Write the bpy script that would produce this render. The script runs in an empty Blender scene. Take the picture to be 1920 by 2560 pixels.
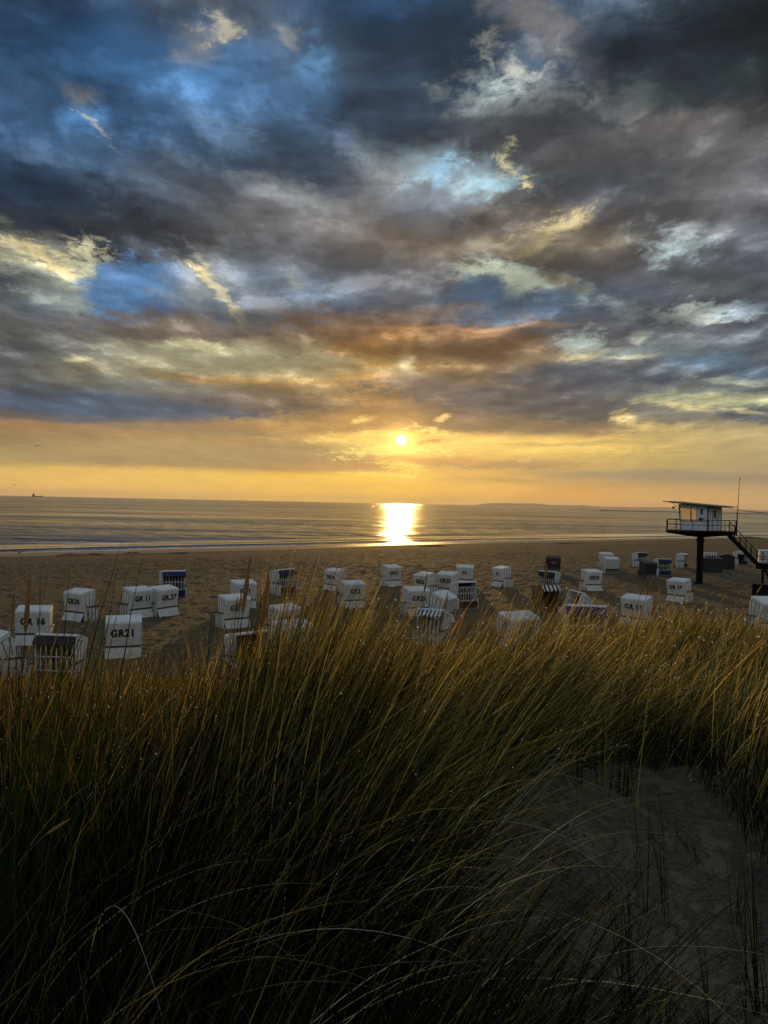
import bpy, math, random
import numpy as np
from mathutils import Matrix, Vector, Euler

S = bpy.context.scene
C = S.collection
R = math.radians
F = 1923.0                      # focal length in photo pixels (1920 x 2560)
CAM_Z = 5.4
CAMROT = Euler((R(90 - 0.66), 0, 0)).to_matrix() @ Matrix.Rotation(R(1.17), 3, 'Z')
CAM = Vector((0, 0, CAM_Z))

def ray(px, py):
    v = CAMROT @ Vector(((px - 960) / F, -(py - 1280) / F, -1))
    return v / v.y              # per metre of distance along +Y

def on_plane(px, py, z=0.0):
    r = ray(px, py)
    return CAM + r * ((z - CAM_Z) / r.z)

def at_depth(px, py, y):
    return CAM + ray(px, py) * y

def lin(c):
    return tuple((v / 255 / 12.92) if v <= 10 else (((v / 255) + 0.055) / 1.055) ** 2.4 for v in c)

def tone(c):
    r, g_, b_ = c
    if 0 < b_ - r < 26: b_ = r + (b_ - r) * .82
    g_ = max(g_, (r + b_) / 2 - 1)
    return (r, g_, b_)

# ---------------------------------------------------------------- camera
cd = bpy.data.cameras.new('camera')
cd.sensor_fit = 'VERTICAL'; cd.sensor_height = 36; cd.lens = 36 * F / 2560
cd.clip_start = 0.05; cd.clip_end = 60000
cam = bpy.data.objects.new('camera', cd); C.objects.link(cam)
cam.matrix_world = Matrix.Translation(CAM) @ CAMROT.to_4x4()
S.camera = cam
S.view_settings.view_transform = 'Standard'; S.view_settings.look = 'None'
S.view_settings.exposure = 0; S.view_settings.gamma = 1
S.render.film_transparent = False
S.cycles.max_bounces = 6; S.cycles.diffuse_bounces = 3; S.cycles.glossy_bounces = 3
S.cycles.transmission_bounces = 4; S.cycles.transparent_max_bounces = 8
S.cycles.sample_clamp_indirect = 4

# ---------------------------------------------------------------- sky
SUN = ray(1003, 1100).normalized()
SUN_EL = math.asin(SUN.z); SUN_AZ = math.atan2(SUN.x, SUN.y)

W = bpy.data.worlds.new('World'); S.world = W; W.use_nodes = True
nt = W.node_tree; nt.nodes.clear()

class G:
    """tiny helper to write node maths as expressions"""
    def __init__(s, tree): s.t = tree
    def n(s, kind, **kw):
        x = s.t.nodes.new(kind)
        for k, v in kw.items(): setattr(x, k, v)
        return x
    def put(s, sock, v):
        if hasattr(v, 'is_output') or isinstance(v, bpy.types.NodeSocket): s.t.links.new(v, sock)
        else:
            if isinstance(v, tuple) and len(v) == 3 and len(sock.default_value) == 4: v = (*v, 1)
            sock.default_value = v
    def m(s, op, a, b=0.0, c=None, clamp=False):
        x = s.n('ShaderNodeMath', operation=op, use_clamp=clamp)
        s.put(x.inputs[0], a); s.put(x.inputs[1], b)
        if c is not None: s.put(x.inputs[2], c)
        return x.outputs[0]
    def v(s, op, a, b=None, sc=None):
        x = s.n('ShaderNodeVectorMath', operation=op)
        s.put(x.inputs[0], a)
        if b is not None: s.put(x.inputs[1], b)
        if sc is not None: s.put(x.inputs['Scale'], sc)
        return x.outputs['Value'] if op in ('LENGTH', 'DOT_PRODUCT', 'DISTANCE') else x.outputs['Vector']
    def madd(s, a, b, c):
        x = s.n('ShaderNodeVectorMath', operation='MULTIPLY_ADD')
        s.put(x.inputs[0], a); s.put(x.inputs[1], b); s.put(x.inputs[2], c); return x.outputs[0]
    def xyz(s, x, y, z=0.0):
        c = s.n('ShaderNodeCombineXYZ')
        s.put(c.inputs[0], x); s.put(c.inputs[1], y); s.put(c.inputs[2], z); return c.outputs[0]
    def sep(s, v):
        c = s.n('ShaderNodeSeparateXYZ'); s.put(c.inputs[0], v); return c.outputs
    def noise(s, vec, scale, detail=4, rough=0.5, dist=0.0, color=False):
        x = s.n('ShaderNodeTexNoise'); s.put(x.inputs['Vector'], vec)
        s.put(x.inputs['Scale'], scale); s.put(x.inputs['Detail'], detail)
        s.put(x.inputs['Roughness'], rough); s.put(x.inputs['Distortion'], dist)
        return x.outputs['Color'] if color else x.outputs['Fac']
    def mr(s, v, a, b, c=0.0, d=1.0, smooth=True):
        x = s.n('ShaderNodeMapRange', interpolation_type='SMOOTHSTEP' if smooth else 'LINEAR')
        s.put(x.inputs['Value'], v)
        for k, q in zip(('From Min', 'From Max', 'To Min', 'To Max'), (a, b, c, d)): s.put(x.inputs[k], q)
        return x.outputs['Result']
    def mix(s, f, a, b, mode='MIX'):
        x = s.n('ShaderNodeMix', data_type='RGBA', blend_type=mode)
        s.put(x.inputs[0], f)
        for i, q in ((6, a), (7, b)):
            if isinstance(q, tuple) and len(q) == 3: q = (*q, 1)
            s.put(x.inputs[i], q)
        return x.outputs[2]
    def ramp(s, v, stops):
        x = s.n('ShaderNodeValToRGB'); s.put(x.inputs[0], v)
        cr = x.color_ramp; cr.interpolation = 'EASE' if False else 'LINEAR'
        while len(cr.elements) > 1: cr.elements.remove(cr.elements[-1])
        for i, (p, c) in enumerate(stops):
            e = cr.elements[0] if i == 0 else cr.elements.new(p)
            e.position = p; e.color = (*c, 1) if len(c) == 3 else c
        return x.outputs[0]

g = G(nt)
tc = g.n('ShaderNodeTexCoord').outputs['Generated']
dx, dy, dz = g.sep(tc)
yy = g.m('MAXIMUM', dy, 0.12)
X = g.m('DIVIDE', dx, yy); Z = g.m('DIVIDE', dz, yy)
Zc = g.m('ADD', g.m('MAXIMUM', Z, 0.0), 0.13)
iz = g.m('DIVIDE', 1.0, Zc)
Q = g.xyz(g.m('MULTIPLY', X, iz), g.m('SUBTRACT', g.m('MULTIPLY', iz, g.m('MULTIPLY_ADD', iz, .035, .16)), g.m('LOGARITHM', Zc, math.e)), 0.0)
P = g.xyz(X, Z, 0.0)
AW, AF = (.42, .42), (.20, .24)

def warp(nscale, detail, rough, ax, az, off, base=P):
    q = g.v('ADD', Q, (off, off * 1.7, off * .3))
    c = g.v('SUBTRACT', g.noise(q, nscale, detail, rough, color=True), (.5, .5, .5))
    wz = g.m('MULTIPLY', Zc, g.m('MINIMUM', g.m('MULTIPLY_ADD', Zc, .9, .12), .8))
    return g.madd(c, g.xyz(g.m('MULTIPLY', Zc, ax), g.m('MULTIPLY', wz, az), 0.0), base)

Pw = warp(1.5, 6, .55, *AW, 3.1)          # broad rolling masses
Pf = warp(4.2, 8, .60, *AF, 7.7)          # ragged cumulus edges
rag = g.m('MULTIPLY', g.m('SUBTRACT', g.noise(g.v('ADD', Q, (1, 13, 0)), 15.0, 7, .72, .4), .5), 6.0)

# colour of the overcast, azimuth column by azimuth column, from zenith to horizon
cols = {
 0:   [(0,(32,50,75)),(60,(38,62,92)),(120,(42,70,108)),(240,(58,82,122)),(340,(46,70,106)),(450,(42,62,98)),(550,(46,56,72)),(600,(58,62,70)),(650,(150,148,125)),(700,(82,92,100)),(750,(92,100,104)),(820,(88,90,88)),(880,(76,80,84)),(950,(92,94,94)),(1020,(72,80,94)),(1065,(150,118,82)),(1090,(150,126,88)),(1140,(168,150,98)),(1160,(205,170,92)),(1180,(232,190,104)),(1235,(228,178,98))],
 240: [(0,(58,86,132)),(120,(56,95,152)),(240,(50,78,126)),(340,(66,90,130)),(450,(58,70,106)),(550,(45,50,64)),(620,(58,60,68)),(700,(92,112,138)),(780,(84,108,140)),(830,(110,104,98)),(880,(140,138,118)),(950,(118,116,102)),(1020,(84,96,116)),(1050,(100,102,108)),(1070,(160,128,84)),(1110,(158,134,98)),(1150,(176,152,100)),(1175,(234,192,102)),(1235,(234,182,94))],
 480: [(0,(48,58,84)),(60,(58,76,110)),(140,(66,96,146)),(240,(64,98,148)),(330,(50,74,118)),(400,(66,74,104)),(450,(82,90,112)),(550,(72,72,82)),(620,(76,74,82)),(700,(118,126,132)),(780,(104,108,122)),(835,(100,84,78)),(880,(152,144,114)),(950,(146,136,106)),(1000,(104,104,104)),(1040,(98,100,104)),(1075,(176,140,86)),(1120,(174,146,100)),(1165,(190,156,96)),(1180,(238,196,100)),(1235,(240,190,88))],
 720: [(0,(64,84,116)),(120,(78,108,152)),(240,(84,112,152)),(300,(72,94,130)),(350,(56,64,96)),(450,(90,98,112)),(550,(106,104,108)),(620,(92,90,98)),(700,(100,108,128)),(780,(98,100,114)),(840,(112,98,84)),(890,(140,126,96)),(950,(170,144,94)),(1020,(138,118,90)),(1075,(190,148,88)),(1120,(188,150,98)),(1170,(180,142,92)),(1190,(250,202,84)),(1235,(250,194,72))],
 960: [(0,(50,78,128)),(80,(44,60,96)),(160,(44,54,82)),(260,(44,52,76)),(320,(64,68,82)),(400,(98,102,110)),(460,(116,118,122)),(540,(118,112,108)),(600,(116,104,94)),(680,(100,96,104)),(760,(90,88,102)),(820,(112,90,66)),(880,(150,118,70)),(950,(178,138,80)),(1020,(158,124,82)),(1070,(206,158,88)),(1095,(255,205,98)),(1130,(255,200,100)),(1165,(225,165,92)),(1190,(255,208,84)),(1235,(255,200,74))],
 1200:[(0,(44,54,82)),(120,(48,58,80)),(240,(66,72,82)),(340,(84,84,90)),(400,(80,82,90)),(460,(108,118,124)),(540,(108,104,96)),(600,(98,92,80)),(660,(98,88,78)),(720,(88,94,116)),(790,(92,90,100)),(820,(104,84,68)),(870,(112,90,66)),(940,(116,98,76)),(1000,(112,102,94)),(1060,(138,116,88)),(1085,(190,150,95)),(1105,(240,195,105)),(1150,(232,188,104)),(1200,(238,186,98)),(1240,(248,188,84))],
 1440:[(0,(62,72,100)),(120,(58,66,92)),(240,(60,64,76)),(340,(74,72,78)),(440,(76,80,92)),(540,(82,78,74)),(600,(94,86,74)),(680,(90,86,86)),(740,(76,84,104)),(820,(88,88,98)),(880,(104,98,92)),(950,(84,84,92)),(1020,(96,92,92)),(1070,(124,108,88)),(1095,(222,182,104)),(1150,(214,178,102)),(1200,(196,160,102)),(1240,(232,170,86))],
 1680:[(0,(66,76,98)),(120,(46,58,74)),(220,(44,52,60)),(300,(84,78,80)),(380,(76,72,76)),(450,(72,68,70)),(540,(90,88,90)),(640,(84,90,98)),(720,(84,84,96)),(800,(84,84,98)),(860,(110,114,116)),(930,(84,92,108)),(980,(112,116,112)),(1030,(120,116,106)),(1080,(196,172,112)),(1150,(192,166,104)),(1200,(176,150,108)),(1245,(216,168,98))],
 1920:[(0,(22,30,38)),(120,(30,38,42)),(240,(52,54,60)),(340,(70,70,74)),(420,(92,92,98)),(540,(86,88,100)),(640,(82,86,102)),(720,(80,80,94)),(800,(76,80,94)),(880,(92,98,110)),(950,(78,94,116)),(990,(148,152,130)),(1030,(88,94,104)),(1080,(190,170,120)),(1150,(176,156,110)),(1200,(166,146,112)),(1245,(205,165,105))],
}
def rampcol(px, stops, zs):
    st = [(min(max(ray(px, y).z / 0.72, 0), 1), lin(tone(c))) for y, c in stops]
    st.sort(key=lambda q: q[0])
    return g.ramp(zs, st)
fine = warp(6.0, 5, .6, .10, .22, 1.3, base=Pw)
fX, fZ, _ = g.sep(fine)
# the lowest bands are calm: fade the warp out towards the horizon
zs = g.m('DIVIDE', g.m('MAXIMUM', g.m('MULTIPLY_ADD', g.m('SUBTRACT', fZ, Z), g.mr(Z, .02, .16), Z), 0.0), .72)
keys = sorted(cols)

# billows lit from the side of the sun: the same noise sampled again a little nearer to it
sx_, sz_ = SUN.x / SUN.y, SUN.z / SUN.y
tow = g.v('NORMALIZE', g.v('SUBTRACT', (sx_, sz_ - .12, 0.0), P))
tow = g.madd(tow, (.085, .12, 0), Q)
Qb = g.v('ADD', g.madd(g.v('SUBTRACT', Pw, P), (1.4, 1.4, 0), Q), (7.3, 2.1, 0))
def lump(v): return g.noise(v, 3.4, 8, .58)
rel = g.m('SUBTRACT', lump(Qb), lump(g.v('ADD', Qb, g.v('SUBTRACT', tow, Q))))
rel = g.m('MULTIPLY', rel, g.mr(Z, .03, .2, .25, 1.0))
krel = g.m('MULTIPLY_ADD', rel, 3.0, 1.0)
krel = g.m('MINIMUM', g.m('MAXIMUM', krel, .72), 1.42)
lit = g.m('POWER', g.mr(rel, .035, .20), 1.4)
# streaks and billows inside the cloud deck
b1 = g.noise(g.v('ADD', Q, (11, 4, 0)), 2.3, 9, .55, .3)
b2 = g.noise(g.v('ADD', g.v('MULTIPLY', Q, (1.0, 1.3, 1.0)), (2, 9, 0)), 6.5, 8, .64, .3)
k1 = g.mr(b1, .27, .73, .84, 1.42, smooth=False)
k2 = g.mr(b2, .30, .72, .84, 1.18, smooth=False)
kk = g.m('MULTIPLY_ADD', g.m('SUBTRACT', g.m('MULTIPLY', g.m('MULTIPLY', k1, k2), krel), 1.0), g.mr(Z, .03, .20, .20, 1.0), 1.0)
b3 = g.noise(g.v('ADD', g.v('MULTIPLY', Q, (1, 1.3, 1)), (5, 1, 0)), 11.0, 7, .68, .3)
k3 = g.m('MULTIPLY_ADD', g.m('SUBTRACT', g.mr(b3, .3, .7, .90, 1.11, smooth=False), 1.0), g.mr(Z, .04, .18, .12, 1.0), 1.0)

BL = []
def blob(px, py, rx, ry, ang, c, op=1.0, soft=.6, crisp=0, gain=1.0):
    """one cloud mass or gap at its own bearing and elevation"""
    r = ray(px, py)
    a = R(ang); k = 1 + soft * .9 + {0: 0, 1: .6, 2: .4, 3: 1.1}[crisp]
    ex = math.hypot(rx * math.cos(a), ry * math.sin(a)) / F * k
    ez = math.hypot(rx * math.sin(a), ry * math.cos(a)) / F * k
    zc = max(r.z, 0) + ez + .13
    A = AF if crisp else AW
    mx = A[0] * zc * .30; mz = A[1] * zc * min(zc * .9 + .12, .8) * .30
    BL.append(((r.x - ex - mx, r.x + ex + mx, r.z - ez - mz, r.z + ez + mz), r, (rx / F, ry / F), a, tuple(v * gain for v in lin(tone(c))), op, soft, crisp))

# --- upper sky
blob(620, 60, 300, 70, -20, (112, 116, 122), .55, 1.4, 1)
blob(540, 85, 70, 42, 20, (176, 170, 155), .8, 1.2, 1)
blob(720, 88, 22, 26, 60, (185, 178, 160), .8, 1.0, 1)
blob(560, 75, 16, 22, 0, (130, 185, 235), .8, 1.0, 1)
blob(785, 150, 26, 50, 12, (122, 178, 222), .95, 1.2, 3)
blob(790, 170, 60, 90, 12, (95, 140, 190), .5, 1.3, 1)
blob(205, 245, 52, 26, -8, (190, 180, 160), .9, 1.1, 1)
blob(212, 292, 66, 34, 10, (88, 142, 202), .95, .9, 1)
blob(200, 308, 56, 8, -36, (205, 198, 172), .8, 1.0, 3)
blob(350, 325, 60, 40, 20, (88, 135, 195), .75, 1.2, 1)
blob(440, 40, 230, 55, -8, (46, 54, 78), .7, 1.0, 0)
blob(900, 120, 200, 110, -10, (44, 54, 84), .6, 1.2, 0)
blob(1080, 190, 200, 190, 10, (44, 52, 76), .8, .8, 1)
blob(650, 370, 420, 80, -12, (52, 58, 86), .85, .8, 1)
blob(300, 230, 240, 60, -25, (46, 68, 112), .55, 1.2, 0)
blob(210, 560, 330, 95, -16, (42, 46, 62), .9, .6, 1)
blob(60, 480, 160, 60, -18, (34, 48, 80), .7, 1.2, 0)
blob(560, 190, 260, 90, -12, (72, 106, 158), .55, 1.3, 0)
blob(1330, 30, 120, 55, -25, (128, 124, 122), .7, 1.2, 1)
blob(1262, 160, 56, 30, -35, (160, 160, 146), .6, 1.1, 3)
blob(1350, 215, 110, 50, 25, (140, 146, 146), .6, 1.2, 3)
blob(1200, 280, 66, 70, 30, (136, 146, 144), .6, 1.2, 3)
blob(1800, 90, 220, 130, 10, (28, 36, 44), .8, .9, 1)
blob(1700, 170, 220, 70, 15, (40, 48, 56), .6, 1.2, 0)
blob(1230, 330, 260, 50, 8, (62, 63, 72), .8, .7, 1)
# --- blue window over the centre
blob(1110, 425, 150, 46, -8, (140, 160, 170), .8, 1.1, 1)
blob(1220, 467, 78, 26, 8, (152, 184, 196), .85, .8, 1)
blob(1255, 405, 22, 34, 10, (205, 198, 155), .8, 1.0, 3)
blob(1290, 468, 34, 11, 30, (238, 220, 160), .9, .8, 3)
blob(1085, 425, 60, 20, 20, (150, 190, 212), .9, .9, 3)
blob(1095, 455, 22, 30, 0, (140, 182, 210), .9, .9, 1)
blob(980, 455, 90, 60, 0, (120, 122, 124), .7, 1.1, 1)
blob(1090, 510, 80, 50, 0, (122, 128, 145), .7, 1.1, 1)
blob(720, 480, 110, 22, -12, (150, 156, 158), .7, 1.2, 1)
blob(1480, 500, 230, 70, 16, (66, 70, 80), .9, .45, 1)
blob(1330, 560, 150, 50, 5, (84, 76, 70), .7, 1.0, 1)
blob(1380, 580, 80, 20, 25, (172, 156, 112), .8, 1.2, 3)
blob(1310, 612, 190, 20, 5, (118, 110, 92), .5, 1.2, 0)
blob(1690, 610, 62, 40, 0, (150, 165, 172), .85, 1.1, 3)
blob(1830, 480, 120, 40, 10, (112, 112, 116), .6, 1.2, 0)
blob(1700, 560, 200, 40, 10, (70, 68, 70), .5, 1.2, 0)
blob(1850, 340, 140, 50, 20, (86, 84, 86), .5, 1.2, 0)
# --- bright broken cloud, left
blob(80, 660, 170, 60, -10, (140, 140, 122), .8, 1.1, 1)
blob(90, 640, 105, 20, -18, (214, 200, 152), .75, 1.0, 3)
blob(140, 680, 60, 20, -30, (228, 208, 150), .9, 1.0, 3)
blob(225, 670, 66, 40, -40, (196, 192, 158), .9, .9, 3)
blob(30, 705, 110, 32, -12, (56, 62, 76), .9, .8, 1)
blob(330, 590, 190, 34, -12, (48, 50, 62), .8, .8, 1)
blob(200, 760, 110, 46, -10, (128, 136, 130), .8, 1.0, 1)
blob(60, 820, 240, 36, -4, (92, 92, 90), .7, 1.0, 0)
blob(330, 735, 120, 86, 0, (74, 108, 150), .95, .30, 2)
blob(345, 700, 90, 50, 0, (84, 120, 164), .7, 1.0, 1)
blob(480, 750, 100, 60, -20, (90, 106, 130), .7, .9, 1)
blob(505, 700, 70, 90, -50, (140, 142, 136), .55, 1.0, 1)
blob(545, 725, 70, 11, -58, (206, 194, 152), .7, .9, 3)
blob(495, 676, 40, 10, -40, (236, 214, 150), .8, .9, 3)
blob(425, 820, 210, 34, -4, (104, 86, 82), .85, .7, 1)
blob(370, 850, 60, 24, 20, (100, 84, 80), .7, .9, 1)
blob(730, 700, 26, 30, -60, (188, 188, 160), .8, .9, 1)
blob(820, 735, 110, 90, 0, (100, 108, 136), .8, .5, 1)
blob(700, 690, 160, 60, -10, (118, 128, 146), .55, 1.0, 1)
blob(860, 650, 250, 40, -5, (92, 86, 92), .7, 1.0, 0)
blob(830, 810, 250, 36, -2, (98, 88, 92), .75, .8, 1)
blob(1030, 845, 290, 42, -3, (116, 88, 60), .85, .7, 1)
blob(1180, 822, 230, 5, 3, (166, 124, 86), .55, 1.3, 0)
blob(920, 870, 110, 34, 10, (132, 96, 56), .7, .9, 1)
blob(660, 905, 200, 40, 0, (160, 152, 116), .75, .8, 1)
blob(430, 880, 160, 22, 0, (152, 150, 126), .7, .9, 1)
blob(500, 862, 60, 8, -8, (205, 196, 150), .7, 1.0, 1)
blob(190, 895, 28, 10, 8, (236, 218, 160), .95, .8, 1)
blob(215, 915, 48, 16, 0, (116, 106, 84), .8, .8, 1)
blob(120, 870, 170, 30, -4, (84, 88, 92), .6, 1.0, 0)
blob(320, 960, 120, 26, -4, (104, 108, 104), .6, 1.0, 0)
blob(250, 1010, 330, 24, -2, (72, 88, 116), .85, .7, 1)
blob(420, 1022, 260, 16, -2, (86, 90, 106), .7, .8, 1)
blob(60, 975, 110, 18, -4, (66, 72, 84), .7, .9, 0)
blob(640, 1002, 190, 22, -2, (112, 98, 88), .7, .9, 1)
blob(600, 950, 170, 10, -2, (184, 142, 84), .7, .9, 1)
blob(760, 970, 200, 16, 0, (134, 112, 82), .6, 1.0, 1)
blob(210, 1062, 350, 10, 0, (160, 124, 80), .7, .9, 0)
blob(450, 1075, 260, 8, -2, (140, 128, 104), .6, 1.1, 0)
blob(905, 1050, 26, 6, 10, (250, 214, 130), .9, .8, 1)
blob(680, 1100, 50, 5, -3, (224, 180, 110), .8, 1.0, 1)
# --- right side
blob(1240, 708, 100, 26, -22, (196, 206, 182), .95, .6, 1)
blob(1345, 705, 130, 26, -16, (168, 182, 172), .9, .8, 1)
blob(1420, 745, 36, 18, -20, (186, 205, 200), .95, .7, 1)
blob(1200, 760, 140, 46, 5, (86, 96, 126), .9, .5, 1)
blob(1370, 760, 66, 34, 5, (76, 88, 116), .95, .4, 1)
blob(1230, 730, 46, 36, 0, (84, 98, 132), .9, .4, 1)
blob(1395, 705, 40, 16, -20, (112, 102, 82), .8, .8, 1)
blob(1090, 780, 110, 20, 6, (140, 116, 92), .6, 1.1, 1)
blob(1560, 780, 46, 22, 0, (150, 166, 170), .85, .9, 1)
blob(1740, 785, 90, 24, 5, (180, 188, 180), .95, .9, 3)
blob(1850, 770, 70, 20, 8, (140, 156, 168), .7, .9, 1)
blob(1610, 835, 24, 18, 5, (180, 184, 164), .9, .8, 1)
blob(1500, 760, 130, 60, 0, (76, 82, 98), .6, 1.0, 0)
blob(1640, 810, 120, 30, -5, (78, 78, 90), .7, .8, 1)
blob(1470, 870, 66, 34, 0, (160, 172, 168), .85, .8, 1)
blob(1475, 893, 66, 14, 4, (236, 216, 150), .9, .9, 3)
blob(1620, 880, 190, 20, 8, (146, 158, 160), .7, .9, 1)
blob(1590, 892, 60, 5, 12, (214, 206, 164), .8, .9, 1)
blob(1760, 900, 90, 24, 0, (96, 124, 146), .7, 1.0, 1)
blob(1500, 930, 190, 26, -3, (84, 86, 98), .8, .7, 1)
blob(1350, 930, 110, 30, -3, (84, 84, 98), .6, 1.0, 1)
blob(1690, 940, 140, 18, 0, (78, 84, 100), .8, .8, 1)
blob(1850, 955, 110, 14, 0, (150, 156, 140), .8, .9, 1)
blob(1860, 968, 110, 8, -3, (84, 88, 98), .8, .7, 1)
blob(1180, 905, 200, 30, 5, (150, 124, 84), .6, 1.1, 1)
blob(1170, 880, 180, 20, 0, (104, 82, 64), .55, 1.0, 1)
blob(1280, 1000, 300, 26, -2, (100, 92, 90), .7, .8, 1)
blob(1440, 1040, 120, 26, 0, (96, 90, 84), .7, .8, 1)
blob(1290, 1068, 260, 18, -1, (150, 126, 92), .85, .6, 1)
blob(1012, 920, 18, 26, 0, (206, 190, 150), .75, 1.1, 1)
blob(1040, 960, 100, 22, 0, (120, 112, 104), .7, .9, 1)
blob(1770, 1000, 160, 16, 2, (186, 184, 140), .85, .8, 1)
blob(1560, 1045, 30, 14, 0, (232, 204, 138), .9, .8, 1)
blob(1600, 1060, 30, 12, -20, (224, 190, 124), .9, .8, 1)
blob(1720, 1022, 60, 10, -8, (216, 196, 140), .85, .9, 1)
blob(1700, 1045, 110, 18, 0, (120, 120, 108), .85, .6, 1)
blob(1870, 1040, 90, 14, -3, (90, 96, 104), .9, .5, 1)
blob(1850, 1028, 60, 5, -5, (206, 192, 142), .7, .9, 1)
# --- low bands around the sun
blob(1105, 1045, 22, 5, 20, (255, 214, 130), .9, .9, 1)
blob(860, 1072, 150, 12, 4, (176, 138, 92), .8, .7, 1)
blob(940, 1118, 130, 30, 3, (255, 222, 120), .95, .8, 1)
blob(1200, 1112, 360, 24, 0, (255, 214, 116), .9, .7, 2)
blob(860, 1158, 190, 22, 1, (202, 156, 98), .95, .5, 2)
blob(520, 1132, 460, 34, 1, (178, 149, 100), .9, .45, 2)
blob(300, 1150, 340, 12, 1, (166, 142, 98), .6, .8, 2)
blob(1075, 1106, 34, 5, 4, (214, 160, 92), .95, .6, 1)
blob(1260, 1162, 190, 9, 0, (190, 152, 100), .9, .6, 1)
blob(1420, 1158, 130, 5, 0, (196, 160, 104), .8, .8, 1)
blob(1560, 1110, 300, 5, 2, (200, 168, 104), .7, .9, 0)
blob(1330, 1205, 200, 8, 0, (204, 160, 98), .7, .9, 0)
blob(1700, 1190, 320, 12, 0, (156, 140, 110), .8, .9, 0)
blob(1010, 1190, 24, 6, 0, (255, 226, 110), .8, .9, 1)

blob(560, 80, 40, 22, -30, (196, 188, 165), .9, .9, 3)
blob(300, 265, 260, 45, -20, (44, 62, 100), .6, .8, 1)
blob(960, 300, 170, 60, 0, (46, 54, 74), .7, .8, 1)
blob(1660, 250, 240, 36, 12, (44, 52, 58), .6, .9, 1)
blob(1600, 350, 260, 30, 14, (86, 82, 84), .5, 1.0, 1)
blob(1880, 560, 120, 60, 0, (100, 102, 110), .5, 1.1, 1)
blob(760, 560, 200, 50, -6, (112, 110, 112), .5, 1.1, 1)
blob(560, 330, 90, 22, -30, (96, 122, 158), .5, 1.1, 1)
blob(1010, 690, 180, 60, 4, (84, 82, 92), .7, .7, 1)
blob(930, 1185, 60, 6, 0, (255, 224, 120), .7, .9, 3)
blob(1075, 1076, 50, 8, -14, (255, 222, 130), .9, .9, 3)
blob(830, 1098, 60, 5, 6, (255, 214, 130), .7, .9, 3)

blob(1290, 700, 100, 22, -16, (200, 208, 184), .9, .8, 1)
blob(1205, 722, 60, 34, 0, (84, 98, 130), .85, .4, 2)
blob(1385, 742, 46, 26, 0, (80, 92, 118), .85, .4, 2)
blob(1000, 620, 110, 30, 0, (120, 108, 96), .5, 1.1, 1)
blob(560, 905, 260, 26, 0, (156, 148, 118), .5, 1.0, 1)
blob(1750, 860, 160, 30, 6, (108, 120, 132), .5, 1.0, 1)
blob(985, 1128, 110, 18, 2, (255, 232, 128), .9, .8, 3)
blob(1010, 1165, 60, 14, -10, (255, 222, 112), .8, .9, 3)
blob(1085, 1150, 160, 9, 0, (226, 170, 100), .8, .7, 2)
blob(500, 1212, 620, 22, 1, (250, 198, 98), .6, .8, 2)


SHARED = dict(lit=lit, zs=zs, fX=fX, kk=kk, k3=k3, Pw=Pw, Pf=Pf, rag=rag)
def cell_colour(x0, x1, z0, z1):
    global g
    tree_ = bpy.data.node_groups.new('sky_patch', 'ShaderNodeTree')
    vec = ('Pw', 'Pf')
    for k in SHARED:
        tree_.interface.new_socket(k, in_out='INPUT', socket_type='NodeSocketVector' if k in vec else 'NodeSocketFloat')
    tree_.interface.new_socket('colour', in_out='OUTPUT', socket_type='NodeSocketColor')
    outer = g; g = G(tree_)
    gi = g.n('NodeGroupInput').outputs; go = g.n('NodeGroupOutput')
    c = patch(x0, x1, z0, z1, *[gi[k] for k in SHARED])
    tree_.links.new(c, go.inputs[0])
    g = outer
    q = g.n('ShaderNodeGroup'); q.node_tree = tree_
    for k, v in SHARED.items(): nt.links.new(v, q.inputs[k])
    return q.outputs[0]

def patch(x0, x1, z0, z1, lit, zs, fX, kk, k3, Pw, Pf, rag):
    """the colour of one patch of the sky, evaluated only for rays that meet it"""
    kx = [ray(k, 900).x for k in keys]
    m = .22 * AW[0] + .06
    use = [i for i in range(len(keys)) if (kx[min(i + 1, len(keys) - 1)] > x0 - m or i == len(keys) - 1) and (kx[max(i - 1, 0)] < x1 + m or i == 0)]
    use = [i for i in use if True]
    c = rampcol(keys[use[0]], cols[keys[use[0]]], zs)
    for i, j in zip(use, use[1:]):
        c = g.mix(g.mr(fX, kx[i], kx[j]), c, rampcol(keys[j], cols[keys[j]], zs))
    for bb, r, rad, a, bc, op, soft, crisp in BL:
        if bb[0] > x1 or bb[1] < x0 or bb[2] > z1 or bb[3] < z0: continue
        mp = g.n('ShaderNodeMapping', vector_type='TEXTURE')
        ch = g.n('ShaderNodeVectorMath', operation='MULTIPLY_ADD')   # the tiny term only orders the evaluation
        g.put(ch.inputs[0], c); g.put(ch.inputs[1], (1e-7, 1e-7, 1e-7)); g.put(ch.inputs[2], Pf if crisp else Pw)
        g.put(mp.inputs['Vector'], ch.outputs[0])
        mp.inputs['Location'].default_value = (r.x, r.z, 0)
        mp.inputs['Rotation'].default_value = (0, 0, a)
        mp.inputs['Scale'].default_value = (*rad, 1)
        d = g.v('LENGTH', mp.outputs[0])
        if crisp: d = g.m('MULTIPLY_ADD', rag, {1: .55, 2: .25, 3: 1.1}[crisp], d)
        c = g.mix(g.mr(d, 1.0 + soft * .75, 1.0 - soft * .75, 0.0, op), c, bc)
    c = g.v('SCALE', c, sc=kk)
    c = g.v('ADD', c, g.v('SCALE', g.v('ADD', g.v('SCALE', c, sc=.5), (.03, .027, .02)), sc=lit))
    hs = g.n('ShaderNodeHueSaturation'); g.put(hs.inputs['Saturation'], g.mr(g.m('MULTIPLY', zs, .72), .10, .30, 1.0, 1.0)); g.put(hs.inputs['Color'], g.v('SCALE', c, sc=k3))
    return hs.outputs[0]

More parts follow.
